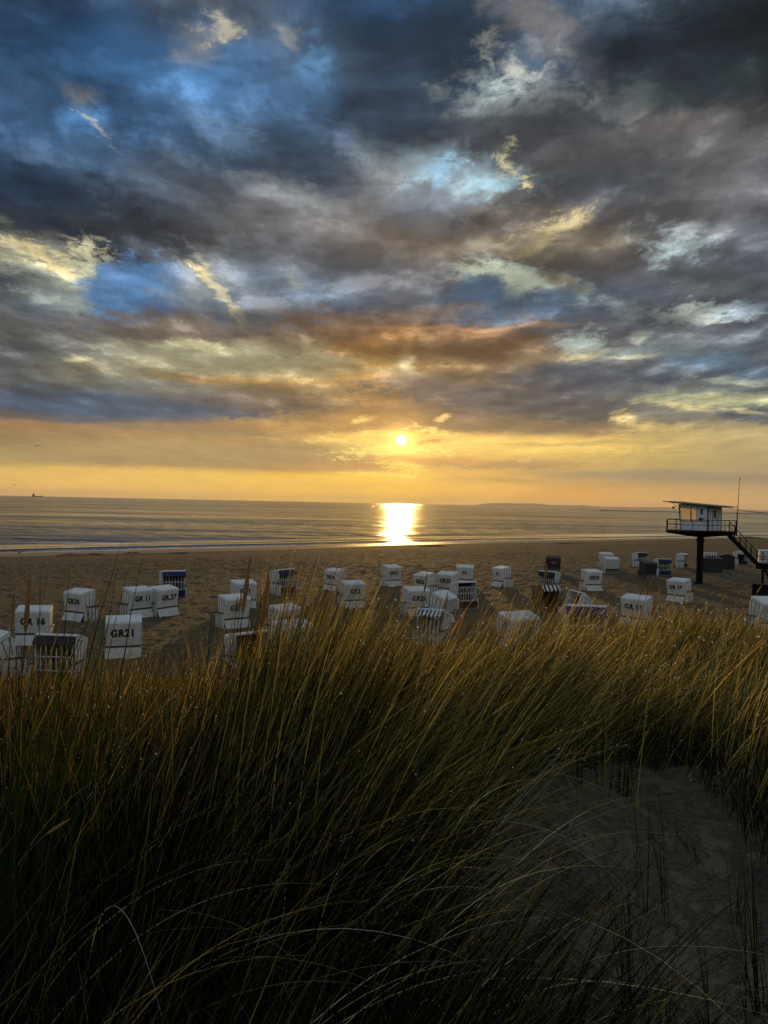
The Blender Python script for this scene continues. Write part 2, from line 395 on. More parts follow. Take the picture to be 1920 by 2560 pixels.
# sun disc and aureole
sd = g.v('DOT_PRODUCT', tc, tuple(SUN))
ang = g.m('DIVIDE', g.m('ARCCOSINE', g.m('MINIMUM', sd, 0.99999999)), math.pi / 180)
e1 = g.m('EXPONENT', g.m('MULTIPLY', ang, -1 / 0.5))
e2 = g.m('EXPONENT', g.m('MULTIPLY', ang, -1 / 2.2))
glow = g.v('ADD', g.v('SCALE', (2.4, 1.35, .32), sc=e1), g.v('SCALE', (.32, .16, .035), sc=e2))
disc = g.mr(ang, .40, .30)

# the rest of the dome: the clear-air sky with bright broken cloud overhead and behind
sky = g.n('ShaderNodeTexSky', sky_type='NISHITA', sun_disc=False)
sky.sun_elevation = SUN_EL; sky.sun_rotation = SUN_AZ
sky.air_density = 1.2; sky.dust_density = 2.0; sky.ozone_density = 1.5
nis = g.v('SCALE', sky.outputs[0], sc=0.10)
over = g.mix(g.noise(tc, 2.2, 4, .6), (.72, .80, .90), (1.15, 1.12, 1.05))
over = g.v('MULTIPLY', over, g.mix(g.mr(dz, .05, .75), (.27, .228, .172), (.235, .28, .35)))
over = g.v('ADD', over, nis)
over = g.v('SCALE', over, sc=g.mr(dz, -.02, .25, .35, 1.0))

def bgn(c):
    b = g.n('ShaderNodeBackground'); g.put(b.inputs[0], c); b.inputs[1].default_value = 1.0; return b.outputs[0]
def pick(f, a, b):
    x = g.n('ShaderNodeMixShader'); g.put(x.inputs[0], f); g.put(x.inputs[1], a); g.put(x.inputs[2], b); return x.outputs[0]

xs = [-.75, -.46, -.25, -.04, .17, .38, .75]
zz = [-.05, .07, .14, .25, .36, .48, .95]
def tree(i0, i1, j0, j1):
    if i1 - i0 == 1 and j1 - j0 == 1:
        c = cell_colour(xs[i0], xs[i1], zz[j0], zz[j1])
        c = g.v('ADD', c, glow)
        return bgn(g.mix(disc, c, (3.0, 2.9, 2.5)))
    if i1 - i0 >= j1 - j0:
        m = (i0 + i1) // 2
        return pick(g.m('GREATER_THAN', X, xs[m]), tree(i0, m, j0, j1), tree(m, i1, j0, j1))
    m = (j0 + j1) // 2
    return pick(g.m('GREATER_THAN', Z, zz[m]), tree(i0, i1, j0, m), tree(i0, i1, m, j1))
front = tree(0, len(xs) - 1, 0, len(zz) - 1)
f_front = g.m('MULTIPLY', g.m('MULTIPLY', g.mr(dy, .12, .42), g.mr(Z, .95, .70)), g.mr(g.m('ABSOLUTE', X), .75, .58))
full = pick(f_front, bgn(over), front)
full = pick(g.mr(dz, -.004, -.03), full, bgn((.05, .045, .04)))
out = g.n('ShaderNodeOutputWorld'); nt.links.new(full, out.inputs[0])
W.cycles.sampling_method = 'MANUAL'; W.cycles.sample_map_resolution = 512

ld = bpy.data.lights.new('sun', 'SUN'); ld.energy = 1.75; ld.angle = R(1.0); ld.color = (1, .56, .17)
sun = bpy.data.objects.new('sun', ld); C.objects.link(sun)
sun.matrix_world = Matrix.Translation((0, 0, 30)) @ SUN.to_track_quat('Z', 'Y').to_matrix().to_4x4()

# ================================================================ helpers
rng = np.random.default_rng(7)
random.seed(7)

def mat(name):
    m = bpy.data.materials.new(name); m.use_nodes = True
    t = m.node_tree; b = t.nodes['Principled BSDF']
    return m, G(t), b

def link(name, me, parent=None, m=None):
    o = bpy.data.objects.new(name, me); C.objects.link(o)
    if parent: o.parent = parent
    if m:
        if not isinstance(m, (list, tuple)): m = [m]
        for q in m: me.materials.append(q)
    return o

def tag(o, label=None, cat=None, group=None, kind=None):
    if label: o['label'] = label
    if cat: o['category'] = cat
    if group: o['group'] = group
    if kind: o['kind'] = kind
    return o

def mesh_np(name, co, faces, smooth=False, cols=None):
    """co (n,3), faces (m,4) or (m,3) int arrays"""
    me = bpy.data.meshes.new(name)
    k = faces.shape[1]
    me.vertices.add(len(co)); me.vertices.foreach_set('co', co.astype(np.float32).ravel())
    me.loops.add(len(faces) * k); me.loops.foreach_set('vertex_index', faces.astype(np.int32).ravel())
    me.polygons.add(len(faces)); me.polygons.foreach_set('loop_start', np.arange(0, len(faces) * k, k, dtype=np.int32))
    me.update(calc_edges=True)
    if smooth: me.polygons.foreach_set('use_smooth', np.ones(len(faces), bool))
    if cols is not None:
        a = me.color_attributes.new('tint', 'FLOAT_COLOR', 'POINT')
        a.data.foreach_set('color', np.c_[cols, np.ones(len(cols))].astype(np.float32).ravel())
    me.validate()
    return me

def grid_faces(nr, nc):
    i = np.arange(nr - 1)[:, None] * nc + np.arange(nc - 1)[None, :]
    i = i.ravel()
    return np.stack([i, i + 1, i + nc + 1, i + nc], 1)

def vnoise(x, y, seed=0):
    xi = np.floor(x).astype(np.int64); yi = np.floor(y).astype(np.int64)
    fx = x - xi; fy = y - yi
    fx = fx * fx * (3 - 2 * fx); fy = fy * fy * (3 - 2 * fy)
    def h(a, b):
        n = (a * 374761393 + b * 668265263 + seed * 1442695041) & 0x7fffffff
        n = ((n ^ (n >> 13)) * 1274126177) & 0x7fffffff
        return ((n ^ (n >> 16)) & 0xffff) / 65535.0
    return (h(xi, yi) * (1 - fx) + h(xi + 1, yi) * fx) * (1 - fy) + (h(xi, yi + 1) * (1 - fx) + h(xi + 1, yi + 1) * fx) * fy
def fbm(x, y, o=4, seed=0):
    s = 0; a = .5; x = np.asarray(x, float); y = np.asarray(y, float)
    for i in range(o):
        s = s + a * (vnoise(x, y, seed + i * 17) - .5); x = x * 2.03 + 3.1; y = y * 2.03 + 1.7; a *= .5
    return s
def sst(a, b, x):
    t = np.clip((np.asarray(x, float) - a) / (b - a), 0, 1); return t * t * (3 - 2 * t)

# ================================================================ shore and dune
SEA_Z = -0.8
def shore(x):
    xc = np.clip(x, -150, 170)
    return 118 + .84 * xc - .0013 * xc * xc + (np.asarray(x) - xc) * .4 + 1.4 * np.sin(np.asarray(x) * .11) * 0.6

def dune(x, y):
    """dune height: a plateau under the camera that falls to the beach"""
    x = np.asarray(x, float); y = np.asarray(y, float)
    y0 = 4.6 + 4.8 * sst(.2, 3.6, x) + .8 * fbm(x * .5, x * 0 + 3, 2, 5)
    y1 = 21.5 + 3.5 * sst(0, 8, x) + 2.2 * fbm(x * .22, x * 0, 3, 9)
    t = np.clip((y - y0) / (y1 - y0), 0, 1)
    prof = 1 - (t * .8 + .2 * t * t * (3 - 2 * t))
    top = 3.72 + .25 * fbm(x * .5, y * .5, 3, 3) - .10 * sst(1.5, -1.5, x) * sst(6, 2, y)
    # hump of the far right ridge, hollow of bare sand in front of it
    top = top - .14 * sst(-.6, -1.6, x) * sst(2.6, 3.6, y)
    top = top - .12 * sst(4.6, 6.2, y) * sst(1.2, 3.0, x) - .10 * np.exp(-((x - 1.6) ** 2 / 1.2 + (y - 3.4) ** 2 / 2.0))
    top = top + .34 * np.exp(-((x + .45) ** 2 / .9 + (y - 3.5) ** 2 / .8)) + .30 * np.exp(-((x - .68) ** 2 / .6 + (y - 4.5) ** 2 / .6))
    top = top + sst(-.9, -6, y) * 3.4  # unseen rise behind the camera, added to block low rear sky light
    return np.where(t >= 1, 0, top * prof)

def tr2(x, y):   # old footprints in the bare sand
    return -.035 * sst(.60, .78, vnoise(x * 3.2 + 9, y * 3.2, 61)) * sst(7, 5, y)

def ground(x, y):
    x = np.asarray(x, float); y = np.asarray(y, float)
    s = y - shore(x)
    b = -.8 * sst(-34, 0, s) * 1.0 - .9 * sst(0, 30, s)
    b = b + .10 * fbm(x * .12, y * .12, 3, 21) * sst(2, -20, s)
    # berm and shallow runnel just above the waterline
    b = b + .10 * np.exp(-((s + 16 + 3 * fbm(x * .05, y * 0, 2, 8)) / 3.0) ** 2)
    # trampled sand
    tr = sst(-10, -40, s) * sst(20, 25, y)
    b = b + tr * (.06 * fbm(x * 1.3, y * 1.3, 3, 33) - .06 * sst(.5, .8, vnoise(x * 3.3, y * 3.3, 35)) + .04 * fbm(x * 4, y * 4, 2, 36))
    return b + dune(x, y) + .030 * fbm(x * 5, y * 5, 4, 2) * sst(12, 6, y) + tr2(x, y)

# rows widen with distance; columns fan out so one sheet covers near and far
rows = np.concatenate([np.arange(-14, 0, .5), np.arange(0, 10, .07), np.arange(10, 30, .16), np.arange(30, 70, .3), np.arange(70, 90, .5), np.arange(90, 180, 1.0), np.array([190, 210, 240, 290])])
tt = np.concatenate([-np.geomspace(12, 1.12, 14), np.linspace(-1.0, 1.0, 420), np.geomspace(1.12, 12, 14)])
wid = 3.2 + np.abs(rows) * .62
gx = tt[None, :] * wid[:, None]; gy = np.repeat(rows[:, None], len(tt), 1)
gz = ground(gx, gy)
co = np.stack([gx, gy, gz], -1).reshape(-1, 3)

msand, n, b = mat('sand')
tcn = n.n('ShaderNodeNewGeometry').outputs['Position']
px_, py_, pz_ = n.sep(tcn)
flat = n.xyz(px_, py_, 0.0)
big = n.noise(flat, .16, 4, .55)
mid = n.noise(flat, 1.1, 5, .6)
grain = n.noise(flat, 60, 3, .6)
pits = n.noise(flat, 4.2, 4, .65)
c = n.mix(n.mr(mid, .3, .7), (.122, .090, .042), (.205, .152, .076))
speck = n.noise(flat, 5.5, 5, .7)
c = n.mix(n.mr(speck, .60, .68, 0, .75), c, (.03, .020, .010))      # dark specks, with paler ones below, scattered by noise
c = n.mix(n.mr(speck, .36, .28, 0, .5), c, (.34, .26, .15))
c = n.mix(n.mr(big, .35, .65), c, n.mix(.5, c, (.155, .105, .048)))
c = n.mix(n.mr(grain, .35, .65, 0, .35), c, (.07, .05, .028))
# wet strip beside the water: darker and smoother sand; dark tide line of weed and crumbs
wet = n.mr(pz_, -.34, -.62)
c = n.mix(wet, c, (.24, .13, .06))
tide = n.mr(n.m('ABSOLUTE', n.m('ADD', n.m('SUBTRACT', pz_, -.30), n.m('MULTIPLY', n.m('SUBTRACT', big, .5), .25))), .05, .01)
c = n.mix(n.m('MULTIPLY', tide, n.mr(mid, .42, .6)), c, (.05, .035, .02))
# cooler sand on the dune itself, foreground shade painted in as darker colour
dn = n.mr(pz_, 1.2, 2.6)
c = n.mix(dn, c, n.mix(n.mr(mid, .3, .7), (.066, .053, .032), (.122, .098, .060)))
nt_ = n.t
nt_.links.new(c, b.inputs['Base Color'])
b.inputs['Roughness'].default_value = .9
n.put(b.inputs['Roughness'], n.mr(pz_, -.55, -.82, .9, .34))
b.inputs['Specular IOR Level'].default_value = .25
bp = n.n('ShaderNodeBump'); bp.inputs['Distance'].default_value = .36
h = n.m('MULTIPLY_ADD', n.mr(pits, .34, .60), n.m('MULTIPLY', n.mr(wet, 0, 1, 1, .04), n.mr(dn, 0, 1, 1, .30)), n.m('MULTIPLY', grain, .02))
h = n.m('MULTIPLY_ADD', mid, n.mr(wet, 0, 1, .6, .05), h)
n.put(bp.inputs['Height'], h); bp.inputs['Strength'].default_value = .9
nt_.links.new(bp.outputs[0], b.inputs['Normal'])
tag(link('beach', mesh_np('beach', co, grid_faces(*gx.shape), True), m=msand), kind='structure')

# ================================================================ sea
sr = np.concatenate([np.arange(-6, 46, .3), np.geomspace(46, 400, 130), np.geomspace(420, 30000, 60)])
tx = np.concatenate([-np.geomspace(6, 1.1, 8), np.linspace(-1, 1, 260), np.geomspace(1.1, 6, 8)])
te = np.sign(tx)[None, :] * (np.minimum(np.abs(tx), 1)[None, :] + np.maximum(np.abs(tx) - 1, 0)[None, :] * (1 - .92 * sst(1500, 20000, sr))[:, None])
sx = te * (110 + np.maximum(sr, 0)[:, None] * .75)
ss = np.repeat(sr[:, None], len(tx), 1)
sy = shore(sx) + ss
sz = np.full_like(sx, SEA_Z)
# two low breakers, patchy along the shore, and a slow swell
def ridge(s0, w, h, seed, sharp=1.6):
    c0 = s0 + 1.6 * fbm(sx * .06, sx * 0, 3, seed)
    u = (ss - c0)
    pr = np.where(u < 0, np.exp(-(u / (w * .45)) ** 2), np.exp(-(u / (w * sharp)) ** 2))
    return h * pr * np.clip(.55 + 1.5 * fbm(sx * .035, sx * 0 + seed, 2, seed + 4), .05, 1.4)
r1 = ridge(6.5, .5, .17, 41); r2 = ridge(13.5, .5, .10, 52); r3 = ridge(24, 1.0, .07, 63); r4 = ridge(3.2, .5, .10, 71)
sz = sz + r1 + r2 + r3 + r4
sz = sz + .035 * np.sin(ss * 1.05 + 3 * fbm(sx * .05, ss * .05, 2, 11)) * sst(14, 40, ss) * sst(260, 120, ss)
co = np.stack([sx, sy, sz], -1).reshape(-1, 3)
foam = np.clip((sst(.09, .18, r1) * .9 + sst(.06, .13, r2) * .35) + 1.2 * np.exp(-((ss - .3 - 1.2 * fbm(sx * .15, sx * 0, 3, 91)) / .45) ** 2) + .7 * np.exp(-((ss - 4.6 - 1.5 * fbm(sx * .1, sx * 0, 3, 95)) / .5) ** 2), 0, 1)
calm = sst(46, 14, ss)
att = np.stack([foam, calm, ss * 0], -1).reshape(-1, 3)
msea, n, b = mat('sea_water')
at = n.n('ShaderNodeVertexColor', layer_name='tint').outputs[0]
fo, cal, _ = n.sep(at)
pos = n.n('ShaderNodeNewGeometry').outputs['Position']
w1 = n.noise(n.v('MULTIPLY', pos, (.12, 1.0, 0)), 1.5, 2, .45)
w2 = n.noise(n.v('MULTIPLY', pos, (.045, .42, 0)), 1.0, 3, .5)
w3 = n.noise(n.v('MULTIPLY', pos, (.006, .03, 0)), 1.0, 4, .6)
w4 = n.noise(n.v('MULTIPLY', pos, (.018, .085, 0)), 1.0, 3, .55)
w6 = n.noise(n.v('MULTIPLY', pos, (.035, .20, 0)), 1.0, 3, .6)
b.inputs['Base Color'].default_value = (.018, .024, .026, 1)
b.inputs['IOR'].default_value = 1.33
n.put(b.inputs['Roughness'], n.m('ADD', n.mr(cal, 0, 1, .11, .06), n.mr(w3, .40, .62, .0, .10)))
bp = n.n('ShaderNodeBump'); bp.inputs['Strength'].default_value = 1.0; bp.inputs['Distance'].default_value = 1.0
amp = n.m('MULTIPLY', n.mr(cal, 0, 1, 1.0, .07), n.mr(w3, .35, .65, .6, 1.25))
hh = n.m('ADD', n.m('MULTIPLY', w1, .22), n.m('ADD', n.m('MULTIPLY', w2, .80), n.m('MULTIPLY_ADD', w6, 1.1, n.m('MULTIPLY', w4, 1.3))))
n.put(bp.inputs['Height'], n.m('MULTIPLY', hh, amp))
n.t.links.new(bp.outputs[0], b.inputs['Normal'])
fb = n.n('ShaderNodeBsdfDiffuse'); fb.inputs[0].default_value = (.72, .72, .70, 1)
ms = n.n('ShaderNodeMixShader')
n.put(ms.inputs[0], n.m('MULTIPLY', n.m('MULTIPLY', fo, .6), n.mr(n.noise(n.v('MULTIPLY', pos, (.7, 2.2, 0)), 2.4, 6, .7), .38, .62)))
n.t.links.new(b.outputs[0], ms.inputs[1]); n.t.links.new(fb.outputs[0], ms.inputs[2])
n.t.links.new(ms.outputs[0], n.t.nodes['Material Output'].inputs[0])
tag(link('sea', mesh_np('sea', co, grid_faces(*sx.shape), True, att), m=msea), kind='structure')

# far shore: low wooded hills on the right, and the long low mole in front of them
mhill, n, b = mat('far_land')
hn = n.noise(n.n('ShaderNodeNewGeometry').outputs['Position'], .004, 5, .6)
n.t.links.new(n.mix(n.mr(hn, .3, .7), (.05, .06, .035), (.09, .085, .05)), b.inputs['Base Color']); b.inputs['Roughness'].default_value = 1
N = 220
hp = np.linspace(1160, 2080, N)
D = 28500.
hx = np.array([ray(p, 1262).x for p in hp]) * D
prof = 24 + 62 * np.exp(-((hp - 1290) / 95) ** 2) + 34 * np.exp(-((hp - 1440) / 110) ** 2) + 30 * np.exp(-((hp - 1700) / 160) ** 2) + 60 * fbm(hp * .03, hp * 0, 4, 3)
prof = np.maximum(prof, 3) * sst(1160, 1230, hp) - 3
vs, fs = [], []
for j, (dz_, dyy) in enumerate(((0, 0), (1, 500), (.7, 1500), (0, 3000))):
    for i in range(N):
        vs.append((hx[i] * (1 + dyy / D * .6), D + dyy, SEA_Z + (prof[i] * 1.15 * dz_ if dz_ else -1.5)))
tag(link('hills', mesh_np('hills', np.array(vs), grid_faces(4, N), True), m=mhill), kind='structure')

# thin sea air between here and the far coast
hz = bpy.data.materials.new('sea_air'); hz.use_nodes = True
hz.node_tree.nodes.clear()
pv = hz.node_tree.nodes.new('ShaderNodeVolumePrincipled'); pv.inputs['Density'].default_value = 2.7e-5
pv.inputs['Color'].default_value = (.97, .88, .76, 1); pv.inputs['Anisotropy'].default_value = .35
ho = hz.node_tree.nodes.new('ShaderNodeOutputMaterial'); hz.node_tree.links.new(pv.outputs[0], ho.inputs['Volume'])
hv = np.array([(x, y, z) for z in (-4, 230) for y in (-400, 34000) for x in (-34000, 34000)], float)
hf = np.array([(0, 2, 3, 1), (4, 5, 7, 6), (0, 1, 5, 4), (2, 6, 7, 3), (0, 4, 6, 2), (1, 3, 7, 5)])
tag(link('haze', mesh_np('haze', hv, hf), m=hz), 'thin warm haze lying over the sea and fading the far coast', 'haze', kind='stuff')

def tube(path, rads, seg=6):
    path = [Vector(q) for q in path]; vs, fs = [], []
    for i, q in enumerate(path):
        d = (path[min(i + 1, len(path) - 1)] - path[max(i - 1, 0)]).normalized()
        a_ = d.cross(Vector((0, 1, .1))).normalized(); b_ = d.cross(a_)
        for j in range(seg):
            t_ = 2 * math.pi * j / seg
            vs.append(q + (a_ * math.cos(t_) + b_ * math.sin(t_)) * rads[i])
    for i in range(len(path) - 1):
        for j in range(seg):
            fs.append((i * seg + j, i * seg + (j + 1) % seg, (i + 1) * seg + (j + 1) % seg, (i + 1) * seg + j))
    fs.append(tuple(range(seg))[::-1]); fs.append(tuple(range((len(path) - 1) * seg, len(path) * seg)))
    return vs, fs

# ================================================================ marram grass
mgr, n, b = mat('marram_grass')
tint = n.n('ShaderNodeVertexColor', layer_name='tint').outputs[0]
n.t.links.new(tint, b.inputs['Base Color'])
b.inputs['Roughness'].default_value = .42; b.inputs['Specular IOR Level'].default_value = .35
tr = n.n('ShaderNodeBsdfTranslucent')
n.put(tr.inputs[0], n.mix(1.0, tint, (1.45, 1.35, .50), 'MULTIPLY'))
ms = n.n('ShaderNodeMixShader'); ms.inputs[0].default_value = .52
n.t.links.new(b.outputs[0], ms.inputs[1]); n.t.links.new(tr.outputs[0], ms.inputs[2])
n.t.links.new(ms.outputs[0], n.t.nodes['Material Output'].inputs[0])

SEG = 6
def blades(x, y, h, w, lean_dir, lean, curl, tint_, rg, SEG=SEG):
    """grow one tapered, arching strip per root; returns vertices, quads, vertex colours"""
    k = len(x)
    z = ground(x, y)
    t = np.linspace(0, 1, SEG + 1)
    th = lean[:, None] + curl[:, None] * t[None, :] ** 1.4
    ds = h[:, None] / SEG
    tm = (th[:, 1:] + th[:, :-1]) / 2
    r = np.concatenate([np.zeros((k, 1)), np.cumsum(np.sin(tm) * ds, 1)], 1)
    u = np.concatenate([np.zeros((k, 1)), np.cumsum(np.cos(tm) * ds, 1)], 1)
    dirx, diry = np.cos(lean_dir), np.sin(lean_dir)
    cxp = x[:, None] + r * dirx[:, None]; cyp = y[:, None] + r * diry[:, None]; czp = z[:, None] + u - .02
    # never sink under the sand
    czp = np.maximum(czp, ground(cxp, cyp) + .004 + .01 * (t[None, :]))
    fa = rg.normal(0, .6, k)
    wx = np.cos(fa)[:, None] * np.ones_like(r); wy = np.sin(fa)[:, None] * np.ones_like(r)
    ww = w[:, None] * (1 - t[None, :] ** 1.8 * .93) * .5
    L = np.stack([cxp - wx * ww, cyp - wy * ww, czp], -1); Rr = np.stack([cxp + wx * ww, cyp + wy * ww, czp], -1)
    V = np.stack([L, Rr], 2).reshape(-1, 3)
    base = (np.arange(k) * (SEG + 1) * 2)[:, None] + (np.arange(SEG) * 2)[None, :]
    base = base.ravel()
    Fq = np.stack([base, base + 1, base + 3, base + 2], 1)
    # straw-gold tip colour on many blades, painted in for tips catching the sun
    lit_tip = (rg.random(k) < .26) * rg.uniform(.3, 1.0, k)
    f_ = (lit_tip[:, None] * sst(.62, .98, t)[None, :])[:, :, None]
    SEG_ = SEG
    Cc = tint_[:, None, :] * (1 - f_) + np.array((.30, .24, .10)) * f_
    Cc = np.repeat(Cc, 2, 1).reshape(-1, 3)
    return V, Fq, Cc, np.stack([cxp, cyp, czp], -1)

def palette(k, rg, straw=.3, rust=.05, dark=.5, gain=1.0):
    dk = np.array((.006, .010, .004)); g1 = np.array((.016, .030, .007)); g2 = np.array((.045, .052, .012)); st = np.array((.20, .16, .055)); ru = np.array((.17, .06, .02)); pale = np.array((.25, .25, .20))
    a = rg.random(k)[:, None]
    c = g1 * a + g2 * (1 - a)
    q = rg.random(k)
    c[rg.random(k) < dark] = dk
    c[q < straw] = (st * (.35 + .75 * rg.random((k, 1))))[q < straw]
    c[q < rust] = ru
    c[q > .985] = pale
    hot = (rg.random(k) < .13 * min(gain, 1.2)) & (q > rust); c[hot] = np.array((.48, .38, .14)) * (.7 + .6 * rg.random((k, 1)))[hot]  # bright strands coloured to look singly sunlit against the dark
    return c * (.7 + .6 * rg.random((k, 1))) * gain

# bare sand in front of the right ridge, outlined on the ground
BARE = [(1130, 2700), (1120, 2480), (1150, 2260), (1260, 2090), (1400, 1985), (1550, 1905), (1680, 1915), (1785, 1965), (1860, 2050), (1960, 2180), (2080, 2700)]
bare_xy = [on_plane(px, py, 3.72)[:2] for px, py in BARE]
def inside(x, y, poly):
    r = np.zeros(len(x), bool)
    for i in range(len(poly)):
        (x0, y0), (x1, y1) = poly[i - 1], poly[i]
        c_ = ((y0 > y) != (y1 > y))
        with np.errstate(divide='ignore', invalid='ignore'):
            xx = (x1 - x0) * (y - y0) / (y1 - y0) + x0
        r ^= c_ & (x < xx)
    return r

def scatter(n_, x0, x1, y0, y1, rg, clump=1.6, power=.0):
    x = rg.uniform(x0, x1, n_ * 3); y = rg.uniform(y0, y1, n_ * 3)
    d = fbm(x * clump, y * clump, 3, 77) * 1.8 + .5
    keep = (rg.random(len(x)) < np.clip(d, .04, 1)) & (np.abs(x) < 1.4 + np.abs(y) * .62)
    keep &= ~inside(x, y, bare_xy)
    keep &= (x * x + y * y) > 1.0
    x, y = x[keep][:n_], y[keep][:n_]
    return x, y

VV, FF, CC, MID = [], [], [], []
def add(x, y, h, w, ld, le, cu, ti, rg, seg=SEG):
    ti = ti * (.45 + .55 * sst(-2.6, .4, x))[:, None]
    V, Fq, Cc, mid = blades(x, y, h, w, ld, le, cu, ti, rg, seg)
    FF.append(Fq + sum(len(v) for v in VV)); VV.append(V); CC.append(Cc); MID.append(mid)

rg = np.random.default_rng(11)
# matted growth between the tussocks, coloured near black in place of deep shade
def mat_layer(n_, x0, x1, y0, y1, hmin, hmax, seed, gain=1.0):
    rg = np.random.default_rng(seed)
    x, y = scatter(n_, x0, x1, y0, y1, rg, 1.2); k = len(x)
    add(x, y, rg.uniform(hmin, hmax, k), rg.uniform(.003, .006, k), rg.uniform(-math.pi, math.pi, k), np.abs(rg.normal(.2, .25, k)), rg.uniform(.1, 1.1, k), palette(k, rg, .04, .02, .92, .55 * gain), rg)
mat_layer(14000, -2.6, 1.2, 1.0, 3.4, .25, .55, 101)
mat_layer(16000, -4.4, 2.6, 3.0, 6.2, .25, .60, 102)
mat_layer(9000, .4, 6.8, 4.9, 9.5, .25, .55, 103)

# tussocks: each a fan of blades leaning out from its own centre and over with the wind
def tussocks(nc, per, x0, x1, y0, y1, hmin, hmax, seed, straw=.28, dark=.45, gain=1.0, wmul=1.0, spread=.085, ok=None):
    rg = np.random.default_rng(seed)
    cx_, cy_ = scatter(nc, x0, x1, y0, y1, rg, .9); k = len(cx_)
    m_ = rg.integers(int(per * .5), int(per * 1.5), k)
    idx = np.repeat(np.arange(k), m_); N_ = len(idx)
    ox, oy = rg.normal(0, spread, N_), rg.normal(0, spread, N_)
    x, y = cx_[idx] + ox, cy_[idx] + oy
    keep = ~inside(x, y, bare_xy) & (x * x + y * y > .9)
    x, y, ox, oy, idx = x[keep], y[keep], ox[keep], oy[keep], idx[keep]; N_ = len(x)
    wind = sst(-1.3, .1, x) * sst(8.5, 3.5, y) * (1 - .35 * sst(1.6, 3.0, x))
    cs = rg.uniform(.72, 1.22, k)[idx]; cl = rg.uniform(-.12, .25, k)[idx]
    h = rg.uniform(hmin, hmax, N_) * cs
    vx = ox * 5 + .25 + wind * 1.5 + rg.normal(0, .28, N_); vy = oy * 5 + rg.normal(0, .30, N_) - .25 * wind
    ld = np.arctan2(vy, vx); le = np.clip(.16 * np.hypot(vx, vy) + cl * .5 + rg.normal(0, .05, N_), 0, .8)
    cu = np.clip(rg.gamma(2.0, .16, N_) + wind * rg.uniform(.0, .55, N_), 0, 1.9)
    w = rg.uniform(.0032, .0066, N_) * wmul
    tn = palette(N_, rg, straw, .05, dark, gain) * rg.uniform(.65, 1.35, k)[idx][:, None]
    add(x, y, h, w, ld, le, cu, tn, rg)
tussocks(62, 90, -2.0, .35, 1.4, 3.2, .55, 1.0, 1, .05, .93, .40)  # near and left tussocks: foreground shade put into the darker blade colour
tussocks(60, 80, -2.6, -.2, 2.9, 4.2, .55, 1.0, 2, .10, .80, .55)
tussocks(50, 85, -.3, 1.3, 2.8, 4.3, .6, 1.05, 12, .24, .45, 1.25)  # middle tussocks: paler blade colour stands in for sunlight on the grass
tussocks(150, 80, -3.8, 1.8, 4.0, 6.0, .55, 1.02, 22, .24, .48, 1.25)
tussocks(190, 65, .6, 6.6, 5.0, 9.4, .38, .64, 3, .18, .58, 1.2)
tussocks(30, 50, 1.75, 3.3, 2.6, 4.9, .35, .62, 8, .15, .7)
mat_layer(2500, -2.6, 2.8, -2.4, .9, .3, .6, 4)  # unseen grass around and behind the camera, added to cut light on the foreground

# tufts that stand out: (px of root column, distance, blades, shortest, tallest, lean, width factor, straw share)
def tuft(px, dist, k, h0, h1, lean, wm, straw, seed, curl=.35, wdir=0.0, dark=.4, gain=1.0, sp=.10, py=None):
    rg = np.random.default_rng(seed)
    pl = palette(k, rg, straw, .04, dark, gain)
    if wm > 1.2 and not py: pl = np.array((.022, .038, .010)) * rg.uniform(.6, 1.6, (k, 1))
    if py: p_ = on_plane(px, py, 3.68); x0, y0 = p_.x, p_.y
    else: x0, y0 = ray(px, 1900).x * dist, dist
    x = x0 + rg.normal(0, sp, k); y = y0 + rg.normal(0, sp, k)
    add(x, y, rg.uniform(h0, h1, k), rg.uniform(.0035, .0065, k) * wm, rg.normal(wdir, .5, k), np.abs(rg.normal(lean, .10, k)), rg.gamma(2, curl / 2, k), pl, rg)
for i, a_ in enumerate([
    (66, 2.45, 16, 1.25, 1.68, .015, 2.0, .05), (20, 2.5, 22, 1.0, 1.5, .03, 1.6, .05), (135, 2.6, 16, 1.1, 1.62, .03, 1.7, .05), (200, 2.9, 30, .8, 1.15, .10, 1.0, .15), (330, 3.6, 40, .7, 1.0, .15, 1, .2),
    (560, 3.1, 140, 1.0, 1.22, .16, 1.0, .3), (640, 3.1, 220, 1.0, 1.42, .16, 1.0, .35), (710, 3.3, 220, 1.0, 1.25, .22, 1.0, .35), (640, 3.7, 160, 1.05, 1.30, .16, 1.0, .35),
    (800, 3.4, 180, .95, 1.2, .28, 1, .35), (860, 4.2, 140, .8, 1.08, .2, 1, .35), (930, 3.8, 130, .8, 1.05, .3, 1, .35), (1050, 4.3, 120, .75, 1.05, .3, 1, .35),
    (1190, 4.4, 140, .85, 1.1, .28, 1, .35), (1280, 4.6, 150, .85, 1.05, .22, 1, .3), (1370, 5.0, 60, .5, .85, .15, 1, .2), (1460, 5.2, 50, .5, .8, .16, 1, .25), (1560, 5.4, 50, .5, .8, .2, 1, .3),
    (1700, 5.6, 50, .45, .72, .16, 1, .3), (1800, 5.2, 50, .6, .95, .12, 1, .2), (1880, 4.6, 50, .6, 1.0, .10, 1, .2), (430, 3.3, 40, .7, 1.05, .2, 1, .25)]):
    tuft(*a_[:8], 200 + i, gain=1.2 if a_[0] > 250 else .8)
# long arching blades hanging over the dark hollow at the bottom
rg = np.random.default_rng(61)
k = 95
x = rg.uniform(-1.25, .30, k); y = rg.uniform(1.7, 3.1, k)
pal = palette(k, rg, .6, .0, .0, 1.8); pal[rg.random(k) < .45] = (.62, .62, .50)
add(x, y, rg.uniform(1.0, 1.6, k), rg.uniform(.0038, .0068, k), rg.normal(-.35, .35, k), rg.uniform(.35, .75, k), rg.uniform(.9, 1.75, k), pal, rg, 16)
